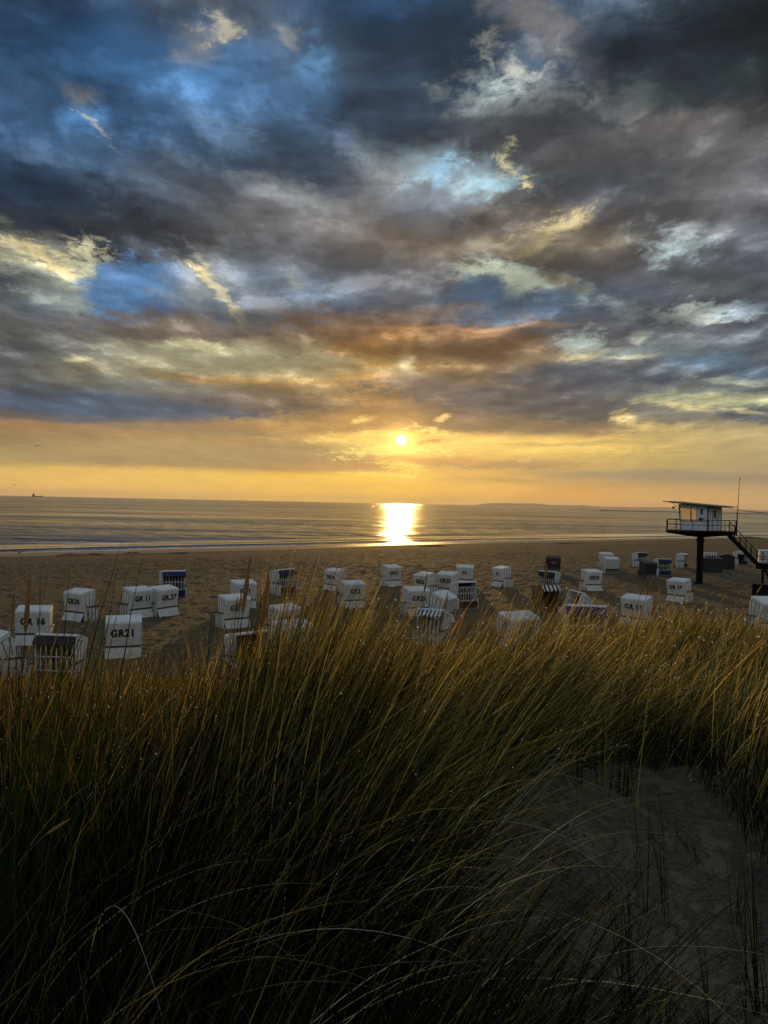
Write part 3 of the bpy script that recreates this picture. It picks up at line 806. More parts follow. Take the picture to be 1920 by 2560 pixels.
# stray pale and golden blades lying across the others
def stray(k, x0, x1, y0, y1, seed, g_=1.8, lean=(.45, 1.15)):
    rg = np.random.default_rng(seed)
    x = rg.uniform(x0, x1, k); y = rg.uniform(y0, y1, k)
    ok = ~inside(x, y, bare_xy); x, y = x[ok], y[ok]; k = len(x)
    pal = palette(k, rg, .55, .06, .0, g_); q = rg.random(k); pal[q < .25] = (.40, .37, .27); pal[q > .8] = (.10, .16, .035)
    add(x, y, rg.uniform(.8, 1.3, k), rg.uniform(.003, .0058, k), rg.normal(-.1, .55, k), rg.uniform(*lean, k), rg.uniform(.2, .9, k), pal, rg, 9)
stray(1500, -.9, 1.6, 2.6, 4.8, 71, 2.1)
stray(620, .6, 4.6, 4.9, 7.0, 72, 2.1, (.3, .9))
stray(260, -2.2, -.4, 2.3, 4.5, 73, 1.3, (.25, .9))
# dark upright stems on the bare sand
for i, (px, py, k, h0, h1, ln_, wd) in enumerate([(1602, 2240, 9, .5, .85, .03, 1.6), (1668, 2245, 7, .4, .75, .12, 2.6), (1568, 2540, 16, .4, .80, .08, 1.9), (1500, 2010, 10, .5, .8, .06, 1.4), (1440, 2030, 10, .5, .8, .05, 1.2), (1900, 2500, 14, .4, .7, .10, 2.0), (1770, 2540, 7, .3, .55, .10, 1.8), (1840, 2240, 6, .3, .5, .25, 1.0), (1600, 2340, 4, .2, .4, .3, .2)]):
    tuft(px, 0, k, h0, h1, ln_, .9, .04, 300 + i, .15, wd, .8, .5, .016, py)
tuft(1560, 0, 26, .7, 1.05, .10, 1.0, .1, 320, .3, 1.0, .6, .7, .03, 2015)

# slope down to the beach
def far(n_, x0, x1, y0, y1, hmin, hmax, seed, wmul=1.0):
    rg = np.random.default_rng(seed)
    x, y = scatter(n_, x0, x1, y0, y1, rg, .8)
    k = len(x)
    edge = sst(23.0, 18.5, y - 2.5 * sst(0, 8, x) + 3 * fbm(x * .5, y * .5, 3, 4))
    ok = rg.random(k) < edge; x, y = x[ok], y[ok]; k = len(x)
    h = rg.uniform(hmin, hmax, k) * (.8 + .8 * fbm(x * .6, y * .6, 2, 15))
    add(x, y, h, rg.uniform(.004, .008, k) * wmul, rg.normal(0, .9, k), np.abs(rg.normal(.15, .15, k)), rg.uniform(.1, .8, k), palette(k, rg, .30, .05, .3, 1.2), rg)
far(26000, -8, 8, 5.8, 12, .40, .80, 21)
far(30000, -14, 16, 11, 24, .35, .72, 22, 1.5)
V = np.concatenate(VV); Fq = np.concatenate(FF); Cc = np.concatenate(CC)
tag(link('dune_grass', mesh_np('dune_grass', V, Fq, True, Cc), m=mgr), 'dense wind-blown marram grass covering the dune in the foreground', 'grass', kind='stuff')

# dead straw and twigs lying on the bare sand
rg = np.random.default_rng(77)
tw_v, tw_f = [], []
mtw, n, b = mat('dead_straw'); b.inputs['Base Color'].default_value = (.022, .018, .012, 1); b.inputs['Roughness'].default_value = .9
cnt = 0
while cnt < 150:
    px, py = rg.uniform(1180, 1920), rg.uniform(1920, 2600)
    p_ = on_plane(px, py, 3.68)
    if not inside(np.array([p_.x]), np.array([p_.y]), bare_xy)[0]: continue
    cnt += 1
    L_ = rg.uniform(.03, .30) ; a_ = rg.normal(.35, .7); bend = rg.normal(0, .5)
    pts_ = []
    for i in range(6):
        q = i / 5; aa = a_ + bend * q
        x_, y_ = p_.x + math.cos(aa) * L_ * q, p_.y + math.sin(aa) * L_ * q
        pts_.append(Vector((x_, y_, float(ground(x_, y_)) + .003 + .03 * math.sin(math.pi * q) * rg.random())))
    v_, f_ = tube(pts_, [rg.uniform(.0008, .0022)] * 6, 4)
    o_ = len(tw_v); tw_v += [tuple(q) for q in v_]; tw_f += [tuple(i + o_ for i in q) for q in f_]
me = bpy.data.meshes.new('straw_litter'); me.from_pydata(tw_v, [], tw_f)
tag(link('straw_litter', me, m=mtw), 'dead dark straw lying scattered on the bare dune sand', 'straw', kind='stuff')

# ---------------------------------------------------------------- dew on the blades
mdew, n, b = mat('dew')
tr = n.n('ShaderNodeBsdfTranslucent'); tr.inputs[0].default_value = (1, 1, 1, 1)
gl = n.n('ShaderNodeBsdfGlossy'); gl.inputs[1].default_value = .45; gl.inputs[0].default_value = (1, 1, 1, 1)
ms = n.n('ShaderNodeMixShader'); ms.inputs[0].default_value = .12
n.t.links.new(tr.outputs[0], ms.inputs[1]); n.t.links.new(gl.outputs[0], ms.inputs[2])
n.t.links.new(ms.outputs[0], n.t.nodes['Material Output'].inputs[0])
ph = (1 + 5 ** .5) / 2
ico = np.array([(-1, ph, 0), (1, ph, 0), (-1, -ph, 0), (1, -ph, 0), (0, -1, ph), (0, 1, ph), (0, -1, -ph), (0, 1, -ph), (ph, 0, -1), (ph, 0, 1), (-ph, 0, -1), (-ph, 0, 1)]) / math.hypot(1, ph)
icf = np.array([(0, 11, 5), (0, 5, 1), (0, 1, 7), (0, 7, 10), (0, 10, 11), (1, 5, 9), (5, 11, 4), (11, 10, 2), (10, 7, 6), (7, 1, 8), (3, 9, 4), (3, 4, 2), (3, 2, 6), (3, 6, 8), (3, 8, 9), (4, 9, 5), (2, 4, 11), (6, 2, 10), (8, 6, 7), (9, 8, 1)])
rg = np.random.default_rng(5)
pts = np.concatenate([m_[:, 3:].reshape(-1, 3) for m_ in MID])
hgt = pts[:, 2] - ground(pts[:, 0], pts[:, 1])
dd = np.hypot(pts[:, 0], pts[:, 1])
wgt = sst(.28, .75, hgt) * (.25 + .75 * sst(-2.5, .5, pts[:, 0])) * sst(2.2, 4.2, dd) * (.5 + .5 * sst(14, 7, dd))
sel = rg.random(len(pts)) < wgt * .055
p = pts[sel]
rad = (.0023 + .0036 * rg.random(len(p)) ** 2.5) * np.clip(dd[sel] / 5, .8, 2.2)
V = (p[:, None, :] + ico[None] * rad[:, None, None]).reshape(-1, 3)
Fq = (icf[None] + (np.arange(len(p)) * 12)[:, None, None]).reshape(-1, 3)
print('dew', len(p), 'blades', sum(len(m_) for m_ in MID))
tag(link('dew_drops', mesh_np('dew_drops', V, Fq, True), m=mdew), 'sparkling dew drops clinging to the grass blades', 'dew', kind='stuff')

# ---------------------------------------------------------------- flowering stalks
mear, n, b = mat('seed_head')
nn = n.noise(n.n('ShaderNodeTexCoord').outputs['Object'], 160, 3, .6)
cc_ = n.mix(n.mr(nn, .3, .7), (.22, .12, .04), (.46, .29, .11))
n.t.links.new(cc_, b.inputs['Base Color']); b.inputs['Roughness'].default_value = .8
tr = n.n('ShaderNodeBsdfTranslucent'); n.put(tr.inputs[0], cc_)
ms = n.n('ShaderNodeMixShader'); ms.inputs[0].default_value = .5
n.t.links.new(b.outputs[0], ms.inputs[1]); n.t.links.new(tr.outputs[0], ms.inputs[2])
n.t.links.new(ms.outputs[0], n.t.nodes['Material Output'].inputs[0])
mstem, n, b = mat('stalk_green')
b.inputs['Base Color'].default_value = (.035, .045, .014, 1); b.inputs['Roughness'].default_value = .5

def ear_profile(t, r): return r * (math.sin(math.pi * min(max(t, .0), 1) ** .75) ** .8 * .95 + .05)
def stalk_curve(root, tip, bow=.0):
    root, tip = Vector(root), Vector(tip)
    side = Vector((1, 0, 0)) * bow
    return lambda t: root.lerp(tip, t) + side * math.sin(math.pi * t) * -1
def ear_mesh(curve, t0, r, nseg=14, seg=8, jit=.25):
    pts_, rr = [], []
    for i in range(nseg + 1):
        q = i / nseg
        pts_.append(curve(t0 + (1 - t0) * q)); rr.append(ear_profile(q, r) * (1 + random.uniform(-jit, jit)))
    return tube(pts_, rr, seg)

# the stalks that stand clear of the rest, one by one
STALKS = [ # tip px, root px, distance of the root, share of stem below the ear, ear radius, label
 ((76, 1425), (52, 2500), 2.3, .885, .0085, 'tall stalk with a thick rusty seed head near the left edge'),
 ((36, 1478), (20, 2550), 2.6, .965, .005, 'thin stalk with a small golden seed head, leftmost of all stalks'),
 ((101, 1448), (150, 2500), 2.7, .945, .0045, 'thin leaning stalk with a slim golden seed head left of the chair numbered 30'),
 ((214, 1503), (420, 2400), 2.8, .875, .0050, 'stalk with a long golden seed head slanting between the chairs numbered 30 and 21'),
 ((627, 1386), (560, 2300), 3.0, .84, .0085, 'tallest golden seed head, standing in front of the chairs numbered 1 and 2'),
 ((672, 1432), (600, 2300), 2.8, .86, .0105, 'thick golden seed head standing just in front of the violet-topped chair'),
 ((594, 1490), (570, 2300), 3.1, .95, .0050, 'short rusty seed head in front of the chair marked GR 2'),
 ((604, 1478), (575, 2300), 3.2, .94, .0050, 'rusty seed head just right of the lettering on the chair marked GR 2'),
 ((758, 1505), (690, 2200), 3.3, .95, .0055, 'brown seed head beside the white chair numbered 12'),
 ((1120, 1478), (1060, 2200), 3.6, .93, .0050, 'dark rusty seed head in front of the chair marked GR25'),
 ((1068, 1430), (1020, 2200), 3.6, .93, .0050, 'slender seed head left of the chair marked GR25'),
 ((1368, 1408), (1330, 2150), 4.0, .93, .0065, 'pale seed head in front of the dark brown chair marked G53'),
 ((1404, 1432), (1350, 2150), 4.2, .95, .0055, 'leaning pale seed head to the right of the striped brown chair'),
 ((1632, 1440), (1500, 2050), 4.6, .92, .0075, 'bright golden seed head slanting between the chairs marked GR 15 and GR 19'),
 ((1612, 1455), (1470, 2050), 4.6, .94, .0055, 'small golden seed head above the chair marked GR 15'),
 ((1846, 1478), (1830, 2000), 5.0, .95, .0055, 'short golden seed head standing alone on the sand under the tower stairs'),
 ((1642, 1500), (1520, 2050), 4.4, .93, .0075, 'orange seed head right of the chair marked GR 15'),
 ((180, 2045), (20, 2215), 1.9, .70, .0045, 'low orange seed head lying almost flat at the lower left'),
]
for (tx_, ty_), (rx_, ry_), dist, t0, er, lab in STALKS:
    tip = at_depth(tx_, ty_, dist)
    rr = ray(rx_, ry_) * (dist * .97); rx2 = rr.x
    root = Vector((rx2, dist * .97, float(ground(rx2, dist * .97)) - .02))
    if lab.startswith('low orange'): root = Vector((rx2, dist, CAM_Z + rr.z)); root.z = max(root.z, float(ground(rx2, dist)))
    cv = stalk_curve(root, tip, .03)
    e = bpy.data.objects.new('grass_stalk', None); C.objects.link(e); e.location = root; e.empty_display_size = .1
    tag(e, lab, 'grass stalk', 'flowering grass stalks')
    loc = lambda vs: [v_ - root for v_ in vs]
    pts_ = [cv(t0 * i / 10) for i in range(11)]
    v_, f_ = tube(pts_, [.0022 - .0009 * i / 10 for i in range(11)], 6)
    me = bpy.data.meshes.new('stem'); me.from_pydata(loc(v_), [], f_); link('stem', me, e, mstem)
    v_, f_ = ear_mesh(cv, t0 - .01, er)
    me = bpy.data.meshes.new('seed_head'); me.from_pydata(loc(v_), [], f_)
    for p_ in me.polygons: p_.use_smooth = True
    link('seed_head', me, e, mear)

# the many smaller ears scattered through the grass
rg = np.random.default_rng(31); random.seed(31)
av, af = [], []
for k in range(330):
    y = rg.uniform(3.2, 9.0); x = rg.uniform(-.1, .62) * y if rg.random() < .8 else rg.uniform(-.55, 0) * y
    if inside(np.array([x]), np.array([y]), bare_xy)[0]: continue
    z = float(ground(x, y)); h = rg.uniform(.6, 1.0)
    le = rg.uniform(.15, .75); d = rg.normal(-.1, .5)
    root = Vector((x, y, z)); tip = root + Vector((math.cos(d) * math.sin(le) * h, math.sin(d) * math.sin(le) * h, math.cos(le) * h))
    cv = stalk_curve(root, tip, rg.uniform(0, .07))
    L_ = rg.uniform(.09, .17) / h
    for vv_, ff_ in (tube([cv((1 - L_) * i / 5) for i in range(6)], [.0018] * 6, 3), ear_mesh(cv, 1 - L_, rg.uniform(.0034, .0068), 6, 5)):
        o_ = len(av); av += [tuple(q) for q in vv_]; af += [tuple(i + o_ for i in f_) for f_ in ff_]
mear2, n, b = mat('golden_seed_head')
b.inputs['Base Color'].default_value = (.40, .30, .11, 1); b.inputs['Roughness'].default_value = .8
tr = n.n('ShaderNodeBsdfTranslucent'); tr.inputs[0].default_value = (.80, .62, .24, 1)
ms = n.n('ShaderNodeMixShader'); ms.inputs[0].default_value = .6
n.t.links.new(b.outputs[0], ms.inputs[1]); n.t.links.new(tr.outputs[0], ms.inputs[2])
n.t.links.new(ms.outputs[0], n.t.nodes['Material Output'].inputs[0])
me = bpy.data.meshes.new('seed_heads'); me.from_pydata(av, [], af)
tag(link('grass_ears', me, m=mear2), 'golden seed heads scattered through the marram grass', 'grass', kind='stuff')

# ================================================================ mesh helpers
import bmesh
class MB:
    def __init__(s): s.v, s.f = [], []
    def box(s, x0, x1, y0, y1, z0, z1, M=None):
        p = [(x, y, z) for z in (z0, z1) for y in (y0, y1) for x in (x0, x1)]
        s.add(p, [(0, 2, 3, 1), (4, 5, 7, 6), (0, 1, 5, 4), (2, 6, 7, 3), (0, 4, 6, 2), (1, 3, 7, 5)], M); return s
    def add(s, p, f, M=None):
        o = len(s.v)
        s.v += [tuple(M @ Vector(q)) if M is not None else tuple(q) for q in p]
        s.f += [tuple(i + o for i in q) for q in f]; return s
    def prism(s, pts, d, M=None):
        """closed polygon pts pushed along vector d"""
        k = len(pts); a = [Vector(q) for q in pts]; b_ = [q + Vector(d) for q in a]
        f = [tuple(range(k))[::-1], tuple(range(k, 2 * k))] + [(i, (i + 1) % k, k + (i + 1) % k, k + i) for i in range(k)]
        return s.add(a + b_, f, M)
    def bar(s, a, b_, r, M=None, seg=6):
        v, f = tube([a, b_], [r, r], seg); return s.add(v, f, M)
    def beam(s, a, b_, w, h, M=None):
        """rectangular bar from a to b"""
        a, b_ = Vector(a), Vector(b_); d = (b_ - a).normalized()
        x = d.cross(Vector((0, 0, 1)));  x = x.normalized() if x.length > 1e-4 else Vector((1, 0, 0))
        y = x.cross(d).normalized()
        p = [q + x * i * w / 2 + y * j * h / 2 for q in (a, b_) for i, j in ((-1, -1), (1, -1), (1, 1), (-1, 1))]
        return s.add(p, [(0, 3, 2, 1), (4, 5, 6, 7), (0, 1, 5, 4), (1, 2, 6, 5), (2, 3, 7, 6), (3, 0, 4, 7)], M)
    def build(s, name, m, parent=None, bevel=0):
        me = bpy.data.meshes.new(name); me.from_pydata(s.v, [], s.f)
        bm = bmesh.new(); bm.from_mesh(me); bmesh.ops.recalc_face_normals(bm, faces=bm.faces); bm.to_mesh(me); bm.free()
        o = link(name, me, parent, m)
        if bevel:
            q = o.modifiers.new('bevel', 'BEVEL'); q.width = bevel; q.segments = 2; q.limit_method = 'ANGLE'; q.angle_limit = R(35)
        return o

def wicker(name, c1, c2, rough=.6):
    m, n, b = mat(name)
    oc = n.n('ShaderNodeTexCoord').outputs['Object']
    x, y, z = n.sep(oc)
    rib = n.m('MULTIPLY_ADD', n.m('SINE', n.m('MULTIPLY', x, 2 * math.pi / .045)), .5, .5)
    rz = n.m('MULTIPLY_ADD', n.m('SINE', n.m('MULTIPLY', z, 2 * math.pi / .03)), .5, .5)
    ry = n.m('MULTIPLY_ADD', n.m('SINE', n.m('MULTIPLY', y, 2 * math.pi / .045)), .5, .5)
    dirt = n.noise(oc, 3.0, 5, .65)
    info = n.n('ShaderNodeObjectInfo').outputs['Random']
    line = n.m('MAXIMUM', n.mr(rib, .10, .0), n.m('MULTIPLY', n.mr(rz, .10, 0), .5))
    c = n.mix(n.mr(dirt, .35, .7, 0, .6), c1, c2)
    low = n.mr(z, .45, .0)
    c = n.mix(n.m('MULTIPLY', low, n.mr(dirt, .3, .6, 0, .5)), c, (.30, .25, .18))
    c = n.mix(n.m('MULTIPLY', line, .55), c, tuple(q * .35 for q in c2))
    n.t.links.new(c, b.inputs['Base Color']); b.inputs['Roughness'].default_value = rough
    bp = n.n('ShaderNodeBump'); bp.inputs['Distance'].default_value = .006; bp.inputs['Strength'].default_value = .8
    n.put(bp.inputs['Height'], n.m('ADD', rib, n.m('ADD', n.m('MULTIPLY', rz, .5), n.m('MULTIPLY', ry, .5))))
    n.t.links.new(bp.outputs[0], b.inputs['Normal'])
    return m
def plain(name, c, rough=.6, var=.25, scale=6, spec=.4, metal=0):
    m, n, b = mat(name)
    q = n.noise(n.n('ShaderNodeTexCoord').outputs['Object'], scale, 5, .6)
    n.t.links.new(n.mix(n.mr(q, .3, .7), tuple(v * (1 - var) for v in c), tuple(min(1, v * (1 + var)) for v in c)), b.inputs['Base Color'])
    b.inputs['Roughness'].default_value = rough; b.inputs['Specular IOR Level'].default_value = spec; b.inputs['Metallic'].default_value = metal
    return m
def stripes(name, c1, c2, per=.16):
    m, n, b = mat(name)
    x, y, z = n.sep(n.n('ShaderNodeTexCoord').outputs['Object'])
    f = n.mr(n.m('SINE', n.m('MULTIPLY', x, 2 * math.pi / per)), -.1, .1)
    n.t.links.new(n.mix(f, c1, c2), b.inputs['Base Color']); b.inputs['Roughness'].default_value = .85
    return m
WK = dict(white=wicker('white_wicker', (.66, .65, .62), (.48, .45, .40)),
          brown=wicker('brown_wicker', (.20, .085, .025), (.12, .05, .018)),
          maroon=wicker('dark_brown_wicker', (.045, .016, .014), (.03, .012, .010)),
          black=wicker('black_wicker', (.022, .02, .02), (.014, .013, .013)),
          dark=wicker('weathered_dark_wicker', (.06, .03, .018), (.035, .02, .014)))
CL = dict(blue=plain('blue_cloth', (.004, .016, .075), .8), navy=plain('navy_cloth', (.008, .014, .05), .8),
          black=plain('black_cloth', (.012, .011, .014), .85), red=plain('dark_red_cloth', (.07, .014, .012), .8),
          purple=plain('violet_cloth', (.012, .010, .040), .8), green=plain('dark_green_cloth', (.01, .018, .014), .8),
          brown=plain('dark_brown_cloth', (.03, .012, .008), .85), cream=plain('cream_cloth', (.6, .45, .3), .8),
          teal=plain('teal_cloth', (.01, .04, .06), .8),
          stripe_blue=stripes('blue_white_stripes', (.03, .06, .09), (.6, .63, .62), .17),
          stripe_black=stripes('black_white_stripes', (.012, .012, .015), (.6, .6, .6), .26))
M_white = plain('white_paint', (.55, .56, .56), .5)
M_trim = plain('dark_trim', (.03, .026, .024), .55)
M_rib = plain('grey_piping', (.10, .095, .09), .6)
M_ink = plain('black_lettering', (.012, .012, .012), .6)
M_palei = plain('pale_lettering', (.16, .15, .14), .6)

def text_mesh(s, size, off=.020, ext=.003, sx=1.0):
    cu = bpy.data.curves.new('t', 'FONT'); cu.body = s; cu.size = size; cu.align_x = 'CENTER'; cu.align_y = 'CENTER'
    cu.extrude = ext; cu.offset = off; cu.resolution_u = 3; cu.space_character = 1.16
    o = bpy.data.objects.new('t', cu); C.objects.link(o)
    bpy.context.view_layer.update()
    me = bpy.data.meshes.new_from_object(o.evaluated_get(bpy.context.evaluated_depsgraph_get()))
    bpy.data.objects.remove(o); me.name = 'lettering'
    for v in me.vertices: v.co.x *= sx
    return me

def hood_sheet(w, th=.035):
    outer = [(-.30, .40), (-.413, 1.13), (-.418, 1.19), (-.395, 1.235), (-.35, 1.262), (.20, 1.372), (.27, 1.38), (.315, 1.355), (.325, 1.31)]
    inner = [(-.262, .40), (-.372, 1.12), (-.374, 1.175), (-.36, 1.20), (-.33, 1.218), (.20, 1.328), (.25, 1.335), (.282, 1.32), (.290, 1.31)]
    mb = MB(); k = len(outer)
    for i in range(k - 1):
        q = [outer[i], outer[i + 1], inner[i + 1], inner[i]]
        mb.prism([(-w, y, z) for y, z in q], (2 * w, 0, 0))
    # one connected profile instead of loose slabs
    mb = MB(); prof = outer + inner[::-1]
    mb.prism([(-w, y, z) for y, z in prof], (2 * w, 0, 0))
    return mb
SIDE = [(-.262, .40), (-.372, 1.12), (-.374, 1.175), (-.36, 1.20), (-.33, 1.218), (.20, 1.328), (.27, 1.335), (.30, 1.30), (.33, 1.05), (.24, .62), (.02, .40)]

def beach_chair(label, px, py, rel, text=None, shell='white', base=None, lining='black', awning=None, tilt=0, s=1.0,
                gate=True, z=None, rear=None, tsize=.33, trim=True, ink=None, group='roofed wicker beach chairs on the sand', letters_x=0.0, cushion=None, tsx=.86):
    base = base or shell
    p = on_plane(px, py, z or 0.0)
    if text and 10 < abs(rel) < 45: rel += 7 if rel > 0 else -7
    beta = math.atan2(p.x, p.y)
    dist = math.hypot(p.x, p.y) + .34 * s * abs(math.cos(R(rel)))
    x, y = dist * math.sin(beta), dist * math.cos(beta)
    e = bpy.data.objects.new('beach_chair', None); C.objects.link(e); e.empty_display_size = .3
    e.location = (x, y, float(ground(x, y)) - .015)
    e.rotation_euler = (R(random.uniform(-1, 1)), R(random.uniform(-1.2, 1.2)), -beta - R(rel)); e.scale = (s, s, s)
    tag(e, label, 'beach chair', group)
    ws, wb = WK[shell], WK[base]
    # lower body
    mb = MB()
    for sx_ in (-1, 1):
        x0, x1 = (.565, .60) if sx_ > 0 else (-.60, -.565)
        mb.prism([(x0, -.30, .0), (x0, .47, 0), (x0, .47, .58), (x0, .30, .62), (x0, -.24, .62), (x0, -.26, .36)], (x1 - x0, 0, 0))
    mb.box(-.563, .563, -.24, .44, .02, .05)
    mb.build('base', wb, e, .008)
    MB().prism([(-.575, -.50, .0), (-.575, -.465, .0), (-.575, -.245, .35), (-.575, -.285, .375)], (1.15, 0, 0)).build('rear_panel', WK[rear] if rear else wb, e, .006)
    MB().box(-.585, .585, -.325, -.27, .372, .425).build('band', M_trim, e)
    for sx_ in (-1, 1):
        a0, a1 = (.555, .64) if sx_ > 0 else (-.64, -.555)
        MB().prism([(a0, -.20, .622), (a0, .50, .585), (a0, .50, .63), (a0, .30, .66), (a0, -.20, .66)], (a1 - a0, 0, 0)).build('armrest', M_trim, e, .01)
    if trim:
        for sx_ in (-1, 1):
            mb = MB()
            for yy_ in (-.07, .13, .31):
                a0, a1 = (.601, .606) if sx_ > 0 else (-.606, -.601)
                mb.box(a0, a1, yy_, yy_ + .034, .03, .59)
            a0, a1 = (.601, .62) if sx_ > 0 else (-.62, -.601)
            mb.box(a0, a1, .06, .15, .33, .36)
            mb.build('side_trim', M_trim, e)
    # seat, footrest front and gate
    MB().box(-.55, .55, -.22, .40, .27, .40).build('seat_cushion', CL[cushion or lining], e, .03)
    MB().box(-.56, .56, .42, .455, .055, .36).build('front_panel', CL[lining], e)
    # hood
    hood = hood_sheet(.585)
    for sx_ in (-1, 1):
        x0, x1 = (.545, .580) if sx_ > 0 else (-.580, -.545)
        hood.prism([(x0, yy_ + (.001 if yy_ < 0 else 0), zz_ - .001) for yy_, zz_ in SIDE], (x1 - x0, 0, 0))
    T = Matrix.Translation((0, -.05, .42)) @ Matrix.Rotation(R(tilt), 4, 'X') @ Matrix.Translation((0, .05, -.42))
    h = hood.build('hood', ws, e, .010); h.matrix_local = T
    if trim:
        for sx_ in (-1, 1):
            mb = MB()
            a0, a1 = (.581, .586) if sx_ > 0 else (-.586, -.581)
            mb.prism([(a0, -.21, .66), (a0, -.18, .66), (a0, -.24, 1.13), (a0, -.27, 1.13)], (a1 - a0, 0, 0))
            mb.prism([(a0, -.02, .66), (a0, .012, .66), (a0, .0, 1.18), (a0, -.03, 1.18)], (a1 - a0, 0, 0))
            mb.prism([(a0, .14, .66), (a0, .17, .66), (a0, .232, 1.22), (a0, .20, 1.22)], (a1 - a0, 0, 0))
            mb.prism([(a0, -.27, 1.13), (a0, .22, 1.225), (a0, .22, 1.243), (a0, -.27, 1.148)], (a1 - a0, 0, 0))
            mb.build('hood_trim', M_rib if shell == 'white' else M_trim, h)
    lin_ = MB()
    lin_.prism([(-.543, -.240, .41), (-.543, -.345, 1.12), (-.543, -.30, 1.20), (-.543, -.20, 1.225), (-.543, -.16, .41)], (1.086, 0, 0))
    lin_.build('lining', CL[lining], h, .02)
    if awning:
        aw = MB().prism([(-.575, .30, 1.352), (-.575, .47, 1.10), (-.575, .455, 1.085), (-.575, .275, 1.30)], (1.15, 0, 0))
        for i in range(6):   # hanging scallops of the valance
            a0 = -.57 + i * .19
            aw.prism([(a0 + .004, .455, 1.086), (a0 + .186, .455, 1.086), (a0 + .15, .447, 1.035), (a0 + .04, .447, 1.035)], (0, .012, 0))
        aw.build('awning', CL[awning], h)
    if gate:
        gt = MB(); y0 = .30
        z0, z1 = .40, 1.08
        for zz_ in (z0, z1, .78): gt.box(-.53, .53, y0, y0 + .018, zz_, zz_ + .030)
        for i in range(8):
            xx_ = -.53 + i * (1.06 - .028) / 7
            gt.box(xx_, xx_ + .028, y0 - .006, y0 + .014, z0 + .001, z1 + .029)
        gt.build('gate', M_white, e)
    if text:
        me = text_mesh(text, tsize, sx=tsx)
        o = link('number_lettering', me, h, ink or M_ink)
        lean = math.atan2(.113, .73)
        o.location = (letters_x, -.3575 - .012 , .865 - .02)
        o.rotation_euler = (R(90) + lean, 0, 0)
    return e

B = beach_chair
# --- back to the camera, numbered
B('white wicker beach chair marked GR 16, partly behind tall grass at far left', 84, 1611, 9, 'GR 16')
B('white beach chair marked GR30, turned away, near the left edge', 199, 1549, 41, 'GR30')
B('white beach chair marked GR11, beside the one marked GR27', 343, 1542, -27, 'GR 11', letters_x=.05)
B('white beach chair marked GR27, in front of the blue-topped chair', 408, 1537, -32, 'GR.27', letters_x=.05)
B('white wicker beach chair marked GR21, standing closest on the left', 308, 1642, 0, 'GR21', letters_x=-.02, tsize=.35)
B('white beach chair marked GR1, half hidden behind the one marked GR 2', 606, 1520, -12, 'GR1')
B('white beach chair marked GR 2 behind rusty seed heads', 583, 1568, -22, 'GR 2', letters_x=-.03)
B('white beach chair marked GR34, behind the one marked GR2', 836, 1475, 40, 'GR34')
B('white beach chair marked GR2, alone on open sand left of the middle', 880, 1518, -18, 'GR2')
B('white beach chair marked GR12, pointed roof half hidden in grass', 712, 1600, -34, 'GR 12')
B('white beach chair marked GR31, left of the sun streak', 976, 1465, -30, 'GR31')
B('small white beach chair marked GR28, behind the one marked GR23', 1062, 1490, 50, 'GR28')
B('white beach chair marked GR25, middle of the central cluster', 1120, 1487, 22, 'GR25')
B('white beach chair marked 32, rearmost of the central cluster', 1161, 1461, 2, '32', tsize=.30)
B('white beach chair marked GR23, front left of the central cluster', 1038, 1538, -20, 'GR23')
B('white beach chair with a tiny mark FX, alone right of the cluster', 1254, 1466, 54, 'FX', lining='red', tsize=.24)
B('dark brown beach chair marked G53 in pale letters', 1381, 1430, -10, 'G53', shell='maroon', lining='brown', ink=M_palei, tsize=.26)
B('white beach chair marked GR20, alone on open sand', 1477, 1476, -26, 'GR20')
B('white beach chair marked GR 19, in front of the tower column', 1698, 1504, 27, 'GR 19')
B('white beach chair marked GR 15, in the grass at right', 1590, 1566, 16, 'GR 15', s=1.03)
# --- unmarked backs
B('white beach chair with navy lower panel, right of the one marked GR20', 1526, 1434, -24, lining='navy', rear='black')
B('white beach chair directly behind the one with the navy lower panel', 1514, 1419, -24, lining='navy')
B('white beach chair roof low in the grass below the one marked GR12', 728, 1668, -36, s=1.08)
B('white reclined beach chair between those marked GR23 and GR25', 1100, 1556, -58, tilt=12)
B('large white ribbed chair roof low in the grass near the middle', 1292, 1640, -34, s=1.16, tilt=4)
B('pale blue-white wicker chair cut off by the right edge', 1912, 1580, -40, s=1.12, tilt=8)
B('white beach chair behind the tower stairs at the right edge', 1912, 1408, -14)
# --- facing the camera or sideways
B('beach chair with blue awning and white gate behind the one marked GR27', 430, 1494, 168, lining='navy', awning='blue', s=1.1)
B('open beach chair with black lining and white gate in grass at lower left', 146, 1712, 206, lining='black', awning='black', tilt=6, s=1.05)
B('white wicker beach chair seen from its side, cut off by the left edge', 2, 1690, 64, tilt=20)
B('beach chair with violet awning and white gate, alone left of the middle', 707, 1486, 138, lining='red', awning='purple', s=1.08)
B('beach chair with dark lining low in the grass beside the one marked GR12', 618, 1690, 150, lining='black', gate=False)
B('beach chair with dark red lining and white gate in the central cluster', 1158, 1521, 146, lining='red', awning=None, s=1.04)
B('open beach chair lined with blue and white stripes, front of the cluster', 1080, 1612, 208, lining='stripe_blue', awning='stripe_blue', gate=False, tilt=10, s=1.0)
B('small beach chair with black lining and white gate behind the striped brown one', 1374, 1480, 212, lining='black', awning='black')
B('brown wicker beach chair with black and white striped awning', 1364, 1530, 136, shell='brown', lining='brown', awning='stripe_black', gate=False, s=1.06)
B('white rounded beach chair leaning back, lit cushion showing at its front', 1432, 1552, 238, lining='red', cushion='cream', tilt=26, gate=False)
B('beach chair with wide blue awning at the grass edge', 1458, 1628, 170, lining='black', awning='blue', s=1.3, tilt=3)
B('beach chair with black awning, farthest left of the far group at right', 1598, 1418, 132, lining='black', awning='black')
